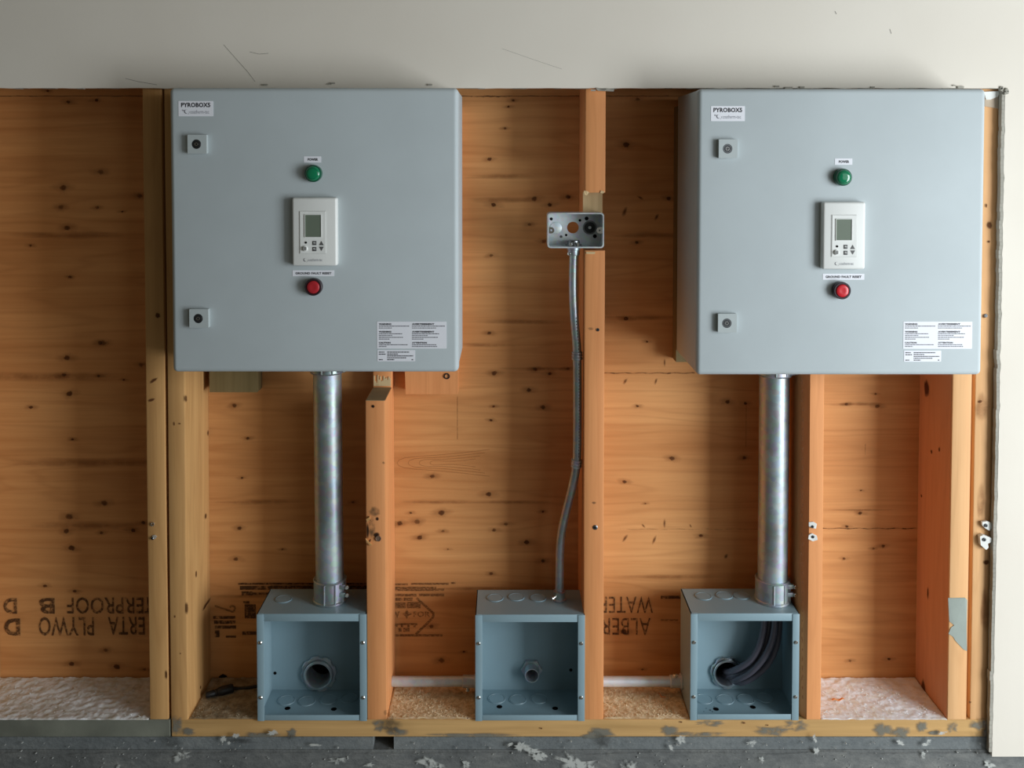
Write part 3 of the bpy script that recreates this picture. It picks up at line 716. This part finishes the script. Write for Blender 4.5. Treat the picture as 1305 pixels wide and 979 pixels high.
    L = obj('reset_button', revolve(bmesh.new(), (p.x, YF+.0002, p.z), (0, -1, 0), [(0, .0152), (.003, .0154), (.011, .0152), (.012, .0142), (.012, .0120), (.008, .0116)], 32), BEZEL_R if wt else flat('bezel_shaded', (.028, .014, .018), .4), T)  # shaded copy of the bezel colour for the left enclosure
    obj('push_cap', revolve(bmesh.new(), (p.x, YF-.006, p.z), (0, -1, 0), [(0, .0112), (.0058, .0112), (.0070, .0098), (.0064, .004), (.0062, .001)], 32), RED if wt else flat('red_button_shaded', (.45, .022, .03), .35), L, smooth=50)  # shaded copy of the red for the left enclosure
    a = q['flabel']; st = sticker('fault_sticker', a, rad=.0004); txt('GROUND FAULT RESET', (a[0]+3.6, a[1]+2.3, a[2]-3.6, a[3]-2.2), st, .05)
    # control module
    a = q['ctl']; yc = YF-.014; X = R(*a, yc)
    ef2 = lambda e: not all(abs(v.co.y-(YF+.0002)) < 1e-6 for v in e.verts)
    M = obj('control_module', BX(X[0], X[1], yc, YF+.0002, X[2], X[3], .0038, 4, edges=ef2), WHITE, T, smooth=50)
    a = q['inner']; I = R(*a, yc); obj('module_face', plate(rrect(*I, .0015, 3), [rrect(I[0]-.0008+.0016, I[1]-.0008, I[2]+.0008, I[3]-.0008, .001, 3)], yc-.0004, yc+.0001), WHITE2, M, smooth=0)
    obj('module_cover', BX(I[0]+.0010, I[1]-.0010, yc-.0012, yc+.001, I[2]+.0010, I[3]-.0010, .0005, 1), WHITE, M)
    a = q['lcd']; S = R(*a, yc-.0013)
    ye = yc-.0012
    obj('screen_frame', plate(rrect(S[0]-.001, S[1]+.001, S[2]-.001, S[3]+.001, .0006, 2), [rrect(S[0], S[1], S[2], S[3], .0004, 2)], ye-.0012, ye+.0001), WHITE2, M, smooth=0)
    obj('screen', BX(S[0], S[1], ye-.0003, ye+.0002, S[2], S[3]), LCD, M)
    ox, oy = q['inner'][0]-381.5, q['inner'][1]-268.5; yb = ye-.0006
    def B(cx, cy, w_, h_, name='key', mat=BTN):
        a, b, c, d = R(cx+ox-w_, cy+oy-h_, cx+ox+w_, cy+oy+h_, yb); o = obj(name, BX(a, b, yb, ye+.0002, c, d, .0008, 2), mat, M)
        return o, (a, b, c, d)
    for cy in (309.8, 317.4):
        o, (a, b, c, d) = B(400.5, cy, 2.6, 2.7)
        bm = bmesh.new(); quad(bm, a+.0018, b-.0012, (c+d)/2-.0004, (c+d)/2+.0006, yb-.0002); quad(bm, a+.0018, b-.0030, (c+d)/2+.0012, (c+d)/2+.0018, yb-.0002); tag(obj('key_mark', bm, WHITE2, M, smooth=0), kind='stuff')
    for sgn, cy in ((1, 310), (-1, 317)):
        p = W(409.5+ox, cy+oy, yb); h = .0036; bm = bmesh.new(); prism_xz(bm, [(p.x-.0040, p.z-sgn*h), (p.x+.0040, p.z-sgn*h), (p.x, p.z+sgn*h)], yb, ye+.0002); obj('arrow_key', bm, BTN, M, smooth=0)
    p = W(389.6+ox, 309.2+oy, yb); obj('sensor_dot', revolve(bmesh.new(), (p.x, ye+.0002, p.z), (0, -1, 0), [(0, .0019), (.0009, .0019)], 14), HOLE, M)
    p = W(388.6+ox, 316.8+oy, yb); obj('round_key', revolve(bmesh.new(), (p.x, ye+.0002, p.z), (0, -1, 0), [(0, .0046), (.002, .0046), (.0028, .0036)], 20), WHITE, M)
    bm = bmesh.new()
    for i in range(5): x = p.x-.003+.0013*i; box(bm, x-.0002, x+.0002, ye-.0030, ye-.0020, p.z-.003, p.z+.003)
    tag(obj('speaker_slots', bm, BTN, M, smooth=0), kind='stuff')
    ym = yc-.00015
    swirl(388.5+ox, 331.2+oy, 2.2, ym, M); txt('coatherm-tec', (393+ox, 329.2+oy, 410.5+ox, 333+oy), M, 0, INKG, ym)
    # warning sticker: headings, and fine print too small to read as broken lines
    a = q['warn']; st = sticker('warning_sticker', a); wx, wy = a[0], a[1]; kk = (a[2]-a[0])/88.5
    def h(s, cx, cy, w_): txt(s, (wx+cx*kk, wy+cy*kk, wx+(cx+w_)*kk, wy+(cy+2.3)*kk), st, .06, INK)
    for c0, heads in ((2.2, (('WARNING', 16), ('WARNING', 16), ('CAUTION', 15))), (44.5, (('AVERTISSEMENT', 28.5), ('AVERTISSEMENT', 28.5), ('ATTENTION', 19)))):
        for (s_, w_), cy in zip(heads, (2.0, 11.8, 25.8)): h(s_, c0, cy, w_)
    bm = bmesh.new(); rnd = random.Random(5)
    def line(x, y, w_, y_, wt_=1.05):
        cx = x
        while cx < x+w_:
            l = rnd.uniform(1.0, 3.4); a, b, c, d = R(wx+cx*kk, wy+y*kk, wx+min(cx+l, x+w_)*kk, wy+(y+wt_)*kk, y_); quad(bm, a, b, c, d, y_); cx += l+.45
    for x, y, w_ in ((2.3,5.2,39),(2.3,7.6,16.5),(2.3,15,30),(2.3,17.2,17),(2.3,19.5,31),(2.3,21.7,13.5),(2.3,29,36.5),(2.3,31.2,10),(44.5,5.2,42),(44.5,7.6,31),(44.5,15,34.5),(44.5,17.2,20),(44.5,19.5,33),(44.5,21.7,15),(44.5,29,31),(44.5,31.2,32)):
        line(x, y, w_, yl)
    tag(obj('fine_print', bm, INKM, st, smooth=0), kind='stuff')
    a = q['rate']; st = sticker('rating_sticker', a); wx, wy = a[0], a[1]; kk = (a[2]-a[0])/48; bm = bmesh.new()
    for x, y, w_ in ((1.8,2,7),(1.8,4.6,8.5),(1.8,11.6,5),(12.5,2,28),(12.5,4.4,13.5),(12.5,6.8,33),(12.5,9.2,24),(12.5,11.6,9),(43.5,11.6,2.5)): line(x, y, w_, yl, 1.2)
    tag(obj('fine_print', bm, INK, st, smooth=0), kind='stuff')
    return T, x0, x1, z0, z1
E1 = enclosure('left grey steel wall enclosure in dimmer light, next to the empty left bay',
    dict(l=217.5, r=584.2, t=111.8, b=474.8, plate=(227.5, 128.7), k=1.0, latch=[(239.2, 171.8), (241.5, 394)], lamp=(398.8, 221.2, 11), plabel=(387.3, 199.3, 409.2, 207.2),
         reset=(399.2, 366, 11), flabel=(372.8, 344.6, 426, 352), ctl=(372.4, 252, 429, 339), inner=(381.7, 268.6, 416, 323.8), lcd=(389, 274, 409, 302),
         warn=(480.5, 410, 569, 444.3), rate=(481, 446.3, 529, 460.6)), 0)
E2 = enclosure('right grey steel wall enclosure in brighter light, beside the white drywall',
    dict(l=888.2, r=1254.3, t=112.9, b=478.4, plate=(906, 135.2), k=.985, latch=[(916, 177.6), (915, 400)], lamp=(1075, 226, 11.5), plabel=(1064, 202, 1086.3, 210),
         reset=(1073.2, 370.6, 11.5), flabel=(1048.5, 349, 1101.6, 356.6), ctl=(1048.3, 257.5, 1103.6, 343.4), inner=(1058.8, 273.4, 1092.2, 328), lcd=(1065.5, 279.5, 1085.5, 306),
         warn=(1151, 410, 1239.3, 444.6), rate=(1152, 447, 1199.6, 461)), 1)

# ------------------------------------------------------------------ junction boxes
YJ0, YJ1 = -.0035, .0985
def round_knock(par, p, d, r, mat=None, name='knockout'):
    bm = bmesh.new(); torus(bm, p, d, r, .0009, 24, 6); revolve(bm, Vector(p)-Vector(d)*.0003, d, [(0, r*.93), (.0009, r*.9)], 24)
    return obj(name, bm, mat or JBX, par)
def jbox(label, l, r, t, b, nut, topk, botk, botholes, backholes=()):
    x0, x1 = WX(l, 850, YJ0), WX(r, 850, YJ0); z1, z0 = WZ(t, YJ0), WZ(b, YJ0)
    T = thing('junction_box', label, 'junction box', ((x0+x1)/2, .05, z0), 'open junction boxes on the sill')
    th = .0016
    nx, nz = W(nut[0], nut[1], YJ1).x, W(nut[0], nut[1], YJ1).z; ro, ri = nut[2]/650, nut[3]/650
    bm = plate([(x0, z0), (x1, z0), (x1, z1), (x0, z1)], [circ(nx, nz, ri+.001)], YJ1-th, YJ1)
    for a in ((x0, x0+th, YJ0+.001, YJ1-th, z0, z1), (x1-th, x1, YJ0+.001, YJ1-th, z0, z1), (x0, x1, YJ0+.001, YJ1-th, z0, z0+th), (x0, x1, YJ0+.001, YJ1-th, z1-th, z1)): box(bm, *a)
    obj('body', bm, JBX, T, smooth=0)
    fw, fh = .0128, .0145
    for a in ((x0-.0004, x0+fw), (x1-fw, x1+.0004)): obj('side_flange', BX(a[0], a[1], YJ0-.0012, YJ0+.0008, z0-.0006, z1-.0006, .0006, 2), JBX, T)
    for a in ((z1-fh, z1), (z0, z0+fh-.004)): obj('cross_flange', BX(x0+fw+.0006, x1-fw-.0006, YJ0, YJ0+.0014, a[0], a[1], .0005, 2), JBX, T)
    for fx in (x0+.0062, x1-.0062):
        for fz in (z1-.055, z0+.045):
            bm = bmesh.new(); revolve(bm, (fx, YJ0-.001, fz), (0, -1, 0), [(0, .0036), (.0012, .0036), (.0024, .0024)], 14); s_ = obj('screw', bm, ZINC, T)
            bm = bmesh.new(); box(bm, fx-.0026, fx+.0026, YJ0-.0036, YJ0-.0028, fz-.0004, fz+.0004); obj('screw_slot', bm, BLACK, s_)
    for px, py in topk:   # knockouts on the top plate
        D = z1*F; p = ray_z(px, py, z1); round_knock(T, (p.x, p.y, z1+.0006), (0, 0, 1), .0155)
    for px, py in botk:
        p = ray_z(px, py, z0+th); round_knock(T, (p.x, p.y, z0+th+.0004), (0, 0, 1), .0165)
    for px, py in botholes:
        p = ray_z(px, py, z0+th); bm = bmesh.new(); revolve(bm, (p.x, p.y, z0+th), (0, 0, 1), [(0, .0055), (.0004, .0055)], 16); obj('mounting_hole', bm, HOLE, T)
    for px, py in backholes:
        p = W(px, py, YJ1-th); bm = bmesh.new(); revolve(bm, (p.x, YJ1-th, p.z), (0, -1, 0), [(0, .0032), (.0004, .0032)], 14); obj('mounting_hole', bm, HOLE, T)
    return T, nx, nz, ro, ri, x0, x1, z0, z1
def ray_z(px, py, z):
    a = (px-PX0)/F; b = -(py-PY0)/F; ct, st = math.cos(TH), math.sin(TH)
    d = Vector((a, ct+b*st, -st+b*ct)); return CAM + d*((z-CAM.z)/d.z)
def locknut(T, nx, nz, ro, ri, proud, lobes, mat=GALV):
    n = 72; bm = bmesh.new(); y1 = YJ1-.0016; y0 = y1-.006
    def rad(i):
        a = (i/n*lobes) % 1
        if lobes == 6: return ro*.90/math.cos((a-.5)*math.pi/3)
        return ro*(1.0 if a < .62 else .93)
    rings = [[Vector((nx+math.cos(2*math.pi*i/n)*rad(i)*k, y, nz+math.sin(2*math.pi*i/n)*rad(i)*k)) for i in range(n)] for y, k in ((y1, 1), (y0+.001, 1), (y0, .97))]
    rings.append([Vector((nx+math.cos(2*math.pi*i/n)*ri*1.06, y0, nz+math.sin(2*math.pi*i/n)*ri*1.06)) for i in range(n)])
    loft(bm, rings, True, False); obj('locknut', bm, mat, T, smooth=40)
    bm = bmesh.new(); yy = y0-proud
    revolve(bm, (nx, YB-.002, nz), (0, -1, 0), [(0, ri*1.04), (YB-.002-yy-.001, ri*1.04), (YB-.002-yy, ri*1.0), (YB-.002-yy, ri*.90), (YB-.002-yy-.001, ri*.87), (.002, ri*.87)], 40, False)
    o = obj('conduit_nipple', bm, mat, T, smooth=40)
    bm = bmesh.new(); revolve(bm, (nx, YB-.003, nz), (0, -1, 0), [(0, ri*.9), (.001, ri*.9)], 24); obj('dark_bore_cap', bm, HOLE, T)  # near-black cap, the shade deep in the open bore put into colour
JM = galv('nut_metal', (.62, .67, .70), .38)
JM.node_tree.nodes['Principled BSDF'].inputs['Metallic'].default_value = .7
JA = jbox('left open junction box with one large empty conduit opening, under the wide left conduit', 328, 467, 782.5, 918.5, (407, 857, 23.5, 18), [(361.5, 764)], [(365,893),(391,894),(418.5,892),(445,890)], [(366.5,903),(425.5,904)], [(350.5,858)])
locknut(*JA[:5], .007, 8, JM)
JB = jbox('middle open junction box with a small empty pipe nipple, left of the orange stud', 606, 745, 783.5, 918.5, (677.5, 852, 13.5, 9), [(631, 762.5), (658, 761.5), (686, 762.5)], [(633,891),(660,892),(687,891)], [(636.5,901),(707.5,903)], [(727.5,854)])
locknut(*JB[:5], .020, 6, JM)
JC = jbox('right open junction box with thick black cables curving into its back opening', 880, 1018, 782, 917.5, (925.5, 855.5, 21.5, 17.5), [(896.5, 760.5), (923, 759.5), (945, 759.5)], [(897,891.5),(924,892),(950.5,891.5),(975,890)], [(912.5,904),(959.5,901.5)], [(1006,809)])
locknut(*JC[:5], .004, 7, galv('nut_bright', (.72, .76, .78), .3))
# drips inside the right box
bm = bmesh.new()
for px, py, r in ((905,905,1.2),(900,903,.8),(908,907,1),(897,907,.7),(910,901,.8)):
    p = ray_z(px, py, JC[7]+.0018); blot(bm, (p.x, p.y, p.z), r/500, r/600, 8, 0, .3, 1, .3, axis='Z')
_d = obj('drip_stains', bm, decal('ink_drip', (.02, .03, .05, 1), .9), JC[0], smooth=0); _d['kind'] = 'stuff'

# ------------------------------------------------------------------ wide conduits
def wide_conduit(label, px, pyt, pxb, pyb, box_z1, enc_z0, r, flip_y=.052, bolts=2, mat=GALV):
    a = W(px, pyt, flip_y); b = W(pxb, pyb, flip_y)
    x_t, x_b = a.x, b.x
    T = thing('wide_conduit', label, 'conduit', (x_b, flip_y, box_z1), 'wide conduits')
    zt, zb_ = enc_z0, box_z1; X = lambda z: x_b+(x_t-x_b)*(z-zb_)/(zt-zb_)
    bm = bmesh.new(); cyl(bm, (X(zb_+.003), flip_y, zb_+.003), (X(zt-.001), flip_y, zt-.001), r, 48); obj('pipe', bm, mat, T, smooth=40)
    for z0, hgt, sg, name in ((zb_+.0004, .044, 1, 'bottom_connector'), (zt-.0004-.036, .036, -1, 'top_connector')):
        x = X(z0); bm = bmesh.new()
        prof = [(0, r+.0058), (.004, r+.0058), (.0055, r+.0042), (hgt-.003, r+.0042), (hgt-.0015, r+.0052), (hgt, r+.0036)] if sg > 0 else [(0, r+.0036), (.0015, r+.0052), (.003, r+.0042), (hgt-.0055, r+.0042), (hgt-.004, r+.0058), (hgt, r+.0058)]
        revolve(bm, (x, flip_y, z0), (0, 0, 1), prof, 48); c = obj(name, bm, mat, T, smooth=30)
        for ang in (-100, -62, -28):
            a_ = math.radians(ang); cx, cy = x+math.cos(a_)*(r+.0045), flip_y+math.sin(a_)*(r+.0045)
            obj('clamp_rib', BX(cx-.0014, cx+.0014, cy-.0014, cy+.0014, z0+.003, z0+hgt-.003, .0004, 1), mat, c)
        for k in range(bolts if sg > 0 else 1):
            z = z0+hgt-.009-k*.0155 if sg > 0 else z0+.009
            bm = bmesh.new(); a_ = math.radians(-32); cx, cy = x+math.cos(a_)*(r+.002), flip_y+math.sin(a_)*(r+.004)
            box(bm, cx-.004, cx+.0085, cy-.006, cy+.002, z-.0045, z+.0045, .0015, 2); obj('lug', bm, mat, c)
            bm = bmesh.new(); revolve(bm, (cx+.0105, cy-.002, z), (.35, -1, 0), [(-.004, .0028), (.002, .0028), (.003, .0040), (.0055, .0040), (.0062, .003)], 14); obj('bolt', bm, ZINC, c)
    return T
GA = galv('conduit_dim', (.58, .65, .67), .33)
wide_conduit('wide galvanised conduit from the left enclosure down to the left junction box', 417, 490, 420.5, 740, JA[8], E1[3], .0272, mat=GALV)
wide_conduit('wide galvanised conduit from the right enclosure down to the box with cables', 987, 490, 984.5, 740, JC[8], E2[3], .0285, mat=GALV)

# ------------------------------------------------------------------ cables in the right box
CP = [[(974,781,.055),(973,800,.055),(968,822,.055),(958,840,.058),(943,851,.068),(930,856,.088),(924,856,.135)],
      [(981,781,.060),(980,800,.060),(975,824,.060),(964,844,.064),(948,857,.074),(933,861,.090),(925,862,.135)],
      [(987,781,.044),(987,800,.043),(982,822,.043),(971,842,.046),(955,858,.056),(938,866,.078),(928,865,.135)],
      [(993,781,.054),(993,800,.054),(990,822,.054),(981,843,.058),(966,859,.064),(948,869,.076),(934,868,.098),(929,862,.135)]]
where = ['innermost black cable of the bundle, leftmost where it drops into the box', 'second black cable of the bundle, mostly hidden behind its neighbours', 'thick black cable lying in front of the bundle', 'outermost black cable of the bundle, nearest the box side']
for pts, lb in zip(CP, where):
    P = spline([W(*p) for p in pts], 8); P[0].z = min(P[0].z, JC[8]-.002)
    for p in P: p.z = min(p.z, JC[8]-.0022)
    bm = bmesh.new(); tube(bm, P, .0060, 16)
    tag(obj('power_cable', bm, CABLE, smooth=60), lb, 'cable', 'black cables in the right junction box')

# ------------------------------------------------------------------ outlet box
x0, x1, z1, z0 = WX(698, 293, -.003), WX(769.5, 293, -.003), WZ(271.5, -.003), WZ(316, -.003); yb = .041
U = thing('outlet_box', 'small open metal outlet box recessed in the notch of the orange stud', 'outlet box', ((x0+x1)/2, .02, z0))
def UW(px, py, y=yb): p = W(px, py, y); return p.x, p.z
hx, hz = UW(730, 290)
bm = plate(rrect(x0, x1, z0, z1, .006), [circ(hx, hz, .0112)], yb-.0014, yb)
wall = plate(rrect(x0, x1, z0, z1, .006), [rrect(x0+.0016, x1-.0016, z0+.0016, z1-.0016, .0048)], -.003, yb-.0014)
obj('back_plate', bm, GALV_B, U, smooth=0); obj('side_wall', wall, GALV_B, U, smooth=50)
bm = plate(rrect(x0-.0004, x1+.0004, z0-.0004, z1+.0004, .0062), [rrect(x0+.0022, x1-.0022, z0+.0022, z1-.0022, .0046)], -.0042, -.003); obj('rim', bm, GALV_B, U, smooth=40)
yk = yb-.0014
cx, cz = UW(708.5, 290.5); bm = bmesh.new(); revolve(bm, (cx, yk, cz), (0, -1, 0), [(0, .0114), (.0012, .0112), (.002, .0100)], 28); obj('knockout', bm, GALV_B, U)
cx, cz = UW(751.5, 290); bm = bmesh.new(); torus(bm, (cx, yk-.0006, cz), (0, 1, 0), .0118, .0016, 28, 6); obj('clamp_ring', bm, STEEL, U)
bm = bmesh.new(); revolve(bm, (cx, yk, cz), (0, -1, 0), [(0, .0116), (.0010, .0116)], 28); obj('dark_knockout', bm, flat('dark_plate', (.035, .04, .042), .4, .5), U)
bm = bmesh.new(); revolve(bm, (cx, yk-.001, cz), (0, -1, 0), [(0, .003), (.002, .0026), (.0026, .001)], 12); obj('knockout_screw', bm, GALV_B, U)
for px, py, r, mt in ((702.5,279,2.0,HOLE),(739,280.8,1.8,HOLE),(747.5,278.5,2.6,HOLE),(721.5,299.5,1.6,HOLE),(758,301,2.6,HOLE),(715,301.5,1.8,STEEL)):
    cx, cz = UW(px, py); bm = bmesh.new(); revolve(bm, (cx, yk-.0001, cz), (0, -1, 0), [(0, r/690), (.0004, r/690)], 16); obj('punched_hole', bm, mt, U)
for px, sg in ((701, 1), (765.5, -1)):      # device-mounting ears
    ex, ez = W(px, 293.5, -.002).x, W(px, 293.5, -.002).z
    bm = plate([(ex-sg*.004, ez-.006), (ex+sg*.002, ez-.006)] + [(ex+sg*(.002+.006*math.cos(a)), ez+.006*math.sin(a)) for a in [math.radians(-80+i*20) for i in range(9)]] + [(ex+sg*.002, ez+.006), (ex-sg*.004, ez+.006)], [circ(ex+sg*.002, ez, .0018, 12)], -.0036, -.0018)
    e_ = obj('mounting_ear', bm, ZINC, U, smooth=0)
cx = WX(731, 310, .022)
bm = bmesh.new(); revolve(bm, (cx, .022, z0+.0016), (0, 0, 1), [(0, .0150), (.003, .0150), (.0032, .0118), (.010, .0116), (.0105, .010)], 24); obj('locknut', bm, STEEL, U)
for sgn in (-1, 1): obj('connector_tab', BX(cx+sgn*.007-.0022, cx+sgn*.007+.0022, .004, .012, z0+.002, z0+.009, .0008, 1), ZINC, U)
obj('outlet_connector', revolve(bmesh.new(), (cx, .022, z0-.0165), (0, 0, 1), [(0, .0108), (.002, .0116), (.010, .0116), (.011, .0128), (.0165, .0128)], 24), GALV, U, smooth=40)
p = W(723, 323, .015); bm = bmesh.new(); revolve(bm, (cx-.008, .012, p.z), (-.6, -1, 0), [(0, .003), (.004, .003), (.0045, .002)], 12); obj('connector_screw', bm, ZINC, U)

# ------------------------------------------------------------------ thin conduit from the outlet box to the middle box
pts = [(731.3,322,.022),(730.6,345,.022),(730.6,375,.022),(732.3,410,.022),(735,440,.022),(735.6,470,.022),(735.8,520,.022),(735.6,570,.023),(734,597,.025),(729,622,.030),(722,650,.038),(716,677,.046),(713.8,700,.050),(713.2,730,.052),(713,752,.054)]
P = spline([W(*p) for p in pts], 8)
ye_, pe = .056, ray_z(713, 763, JB[8])
T = thing('thin_conduit', 'thin bent galvanised conduit from the outlet box down to the middle junction box', 'conduit', (pe.x, pe.y, JB[8]))
P.append(Vector((P[-1].x, P[-1].y, JB[8]+.004)))
bm = bmesh.new(); tube(bm, P, .0082, 20); obj('pipe', bm, GALV, T, smooth=60)
for py in (454.5, 592):
    i = min(range(len(P)), key=lambda i: abs(P[i].z-WZ(py, P[i].y))); d = (P[i+1]-P[i-1]).normalized(); c = P[i]
    bm = bmesh.new(); revolve(bm, c-d*.0085, d, [(0, .0090), (.0006, .0104), (.0030, .0104), (.0036, .0094), (.0052, .0094), (.0058, .0106), (.0084, .0106), (.0090, .0094), (.0108, .0094), (.0114, .0104), (.0150, .0104), (.0158, .0090)], 22)
    obj('coupling', bm, GALV, T, smooth=25)
bm = bmesh.new()
for i in range(46):
    z0_ = 405+i*3.9
    if 448 < z0_ < 462: continue
    cp = min(P, key=lambda q: abs(q.z-WZ(z0_, q.y))); zz = WZ(z0_, cp.y); hgt = random.uniform(.002, .0042)
    box(bm, cp.x+.0020, cp.x+.0036, cp.y-.0083, cp.y-.0070, zz-hgt/2, zz+hgt/2)
tag(obj('printed_marking', bm, INKM, T, smooth=0), kind='stuff')
e0 = P[-1]; bm = bmesh.new(); revolve(bm, (e0.x, e0.y, JB[8]+.0004), (0, 0, 1), [(0, .0128), (.003, .0132), (.0045, .0112), (.017, .0112), (.0185, .0122), (.0195, .0100)], 26); cn = obj('bottom_connector', bm, GALV, T, smooth=35)
bm = bmesh.new(); revolve(bm, (e0.x-.006, e0.y-.006, JB[8]+.011), (-1, -.55, -.25), [(0, .0022), (.008, .0022), (.0085, .0040), (.0110, .0040)], 12); obj('set_screw', bm, ZINC, cn)

# ------------------------------------------------------------------ short horizontal conduits behind the studs
def hcond(label, xa, xb, py, y, r, conn_px, side):
    z = WZ(py, y); T = thing('horizontal_conduit', label, 'conduit', ((xa+xb)/2, y, z-r), 'short horizontal conduits')
    bm = bmesh.new(); cyl(bm, (xa, y, z), (xb, y, z), r, 28); obj('pipe', bm, GALV_H, T, smooth=40)
    c = WX(conn_px, py, y); bm = bmesh.new(); revolve(bm, (c, y, z), (1, 0, 0), [(0, r+.0008), (.001, r+.0022), (xb-c-.004, r+.0022), (xb-c-.003, r+.005), (xb-c, r+.005)], 26); k = obj('connector', bm, GALV_H, T, smooth=35)
    bm = bmesh.new(); revolve(bm, (c+.010, y-.004, z+side*r), (0, -.3, side), [(0, .003), (.004, .003), (.0045, .0042), (.007, .0042), (.0075, .003)], 12); obj('set_screw', bm, ZINC, k)
    return T
hcond('dull horizontal conduit low in the bay between the left and middle junction boxes', xr3+.001, JB[5]-.0005, 868.5, .080, .0098, 589.5, -1)
hcond('bright horizontal conduit low in the bay between the orange stud and the box with cables', xr4+.001, JC[5]-.0005, 868.5, .080, .0098, 853.5, 1)

# ------------------------------------------------------------------ dust, sawdust and bits on the sill
def dust(name, label, px0, px1, mat, amp, seed, yf=.003, yr=YB-.002, chips=0, chipmat=None, x0=None, x1=None, heap=.004):
    a = x0 if x0 is not None else WX(px0, 917, 0); b = x1 if x1 is not None else WX(px1, 917, 0)
    n = max(8, int((b-a)/.0022)); m = 60; bm = bmesh.new(); V = []
    for i in range(n+1):
        col = []
        for j in range(m+1):
            x = a+(b-a)*i/n; t = j/m; y = yf+(yr-yf)*t + (noise.noise((x*60, seed, 0))*.003 if j == 0 else 0)
            h = amp*(.5+.5*noise.noise((x*22, y*22, seed)))+amp*.7*noise.noise((x*70, y*90, seed+5))+amp*.35*noise.noise((x*240, y*240, seed))+heap*t**3
            h = max(.0004, h)
            if j in (0, m) or i in (0, n): h = .0001
            col.append(bm.verts.new((x, max(-.001, y), ZS+h)))
        V.append(col)
    for i in range(n):
        for j in range(m): bm.faces.new((V[i][j], V[i+1][j], V[i+1][j+1], V[i][j+1]))
    rnd = random.Random(seed)
    for _ in range(chips):
        x, y = rnd.uniform(a+.004, b-.004), rnd.uniform(.004, yr-.004); l, w_ = rnd.uniform(.0006, .0022), rnd.uniform(.0003, .0007); an = rnd.uniform(0, 3.14)
        t0 = len(bm.verts); z = ZS+amp*.8+.001
        c_, s_ = math.cos(an), math.sin(an); up = rnd.uniform(0, .0016)
        vs = [bm.verts.new((x+u*c_-v*s_, y+u*s_+v*c_, z+(up if u > 0 else 0)+q)) for q in (0, .0005) for u, v in ((-l, -w_), (l, -w_), (l, w_), (-l, w_))]
        for f in ((0,1,2,3),(4,5,6,7),(0,1,5,4),(1,2,6,5),(2,3,7,6),(3,0,4,7)): bm.faces.new([vs[k] for k in f])
    return tag(obj(name, bm, mat, smooth=60), label, name.replace('_', ' '), kind='stuff')
dust('plaster_dust', 'grey-white lumpy plaster dust on the sill of the empty left bay', 0, 188, DUSTW, .0030, 1, chips=120, x0=-1.05, x1=WX(190, 917, 0)-.001, yf=-.001)
dust('sawdust', 'shade-darkened sawdust on the shaded sill between the pale studs and the left junction box', 240, 327, SAWD_SHADED, .002, 2, chips=260, x0=xr2+.001, x1=JA[5]-.001)
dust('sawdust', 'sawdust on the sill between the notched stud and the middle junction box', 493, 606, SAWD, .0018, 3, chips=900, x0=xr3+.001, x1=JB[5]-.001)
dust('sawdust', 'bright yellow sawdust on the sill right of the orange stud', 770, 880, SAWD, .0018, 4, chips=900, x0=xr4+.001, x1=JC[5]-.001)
dust('plaster_dust', 'bright white and cream plaster dust on the sill of the last bay on the right', 1047, 1208, DUSTR, .0020, 5, chips=200, x0=xr5+.001, x1=xl6-.001, yf=0)
# a few shavings
def shaving(label, px, py, l, w_, an, mat):
    p = ray_z(px, py, ZS+.006); bm = bmesh.new(); pts = []
    n = 8
    for i in range(n+1):
        t = (i/n-.5)*l; pts.append(Vector((p.x+t*math.cos(an), p.y+t*math.sin(an), ZS+.0045+.002*math.sin(i*1.1))))
    s_ = Vector((-math.sin(an), math.cos(an), 0))*w_
    loft(bm, [[q-s_, q+s_, q+s_+Vector((0,0,.0009)), q-s_+Vector((0,0,.0009))] for q in pts])
    tag(obj('wood_shaving', bm, mat), label, 'wood shaving')
shaving('long splinter on the bright sawdust below the bright horizontal conduit', 843, 886, .022, .0012, -1.0, STUD_ORANGE)
shaving('reddish splinter lying on the white dust in the last bay', 1068, 891, .024, .0022, .1, STUD_ORANGE)
# black tool-like cylinder with its thin cord behind the left box
z = ZS+.0085
a, b = ray_z(262, 886.5, z), ray_z(297, 877, z)
T = thing('black_connector', 'black ribbed cord connector lying on the sill left of the left junction box', 'connector', ((a.x+b.x)/2, (a.y+b.y)/2, ZS))
d = (b-a); L = d.length
bm = bmesh.new(); revolve(bm, a, d, [(0, .004), (.003, .0055), (L*.3, .0065), (L*.34, .0056), (L*.38, .0068), (L*.42, .0058), (L*.46, .0074), (L*.6, .0088), (L*.93, .0090), (L, .0076)], 20); obj('body', bm, BLACK, T)
P = spline([b, b+d.normalized()*.012+Vector((0, 0, -.004)), Vector((WX(318, 872, .10), .100, ZS+.005)), Vector((JA[5]-.004, .112, ZS+.006))], 8)
bm = bmesh.new(); tube(bm, P, .0030, 10); obj('cord', bm, BLACK, T)
p = W(284.5, 864, YB); bm = bmesh.new(); blot(bm, (p.x, YB-.0016, p.z), .010, .009, 16, 0, .2, 1, .1); obj('drilled_hole', bm, decal('drill_hole', (.006, .004, .003, 1), 1), wb, smooth=0)
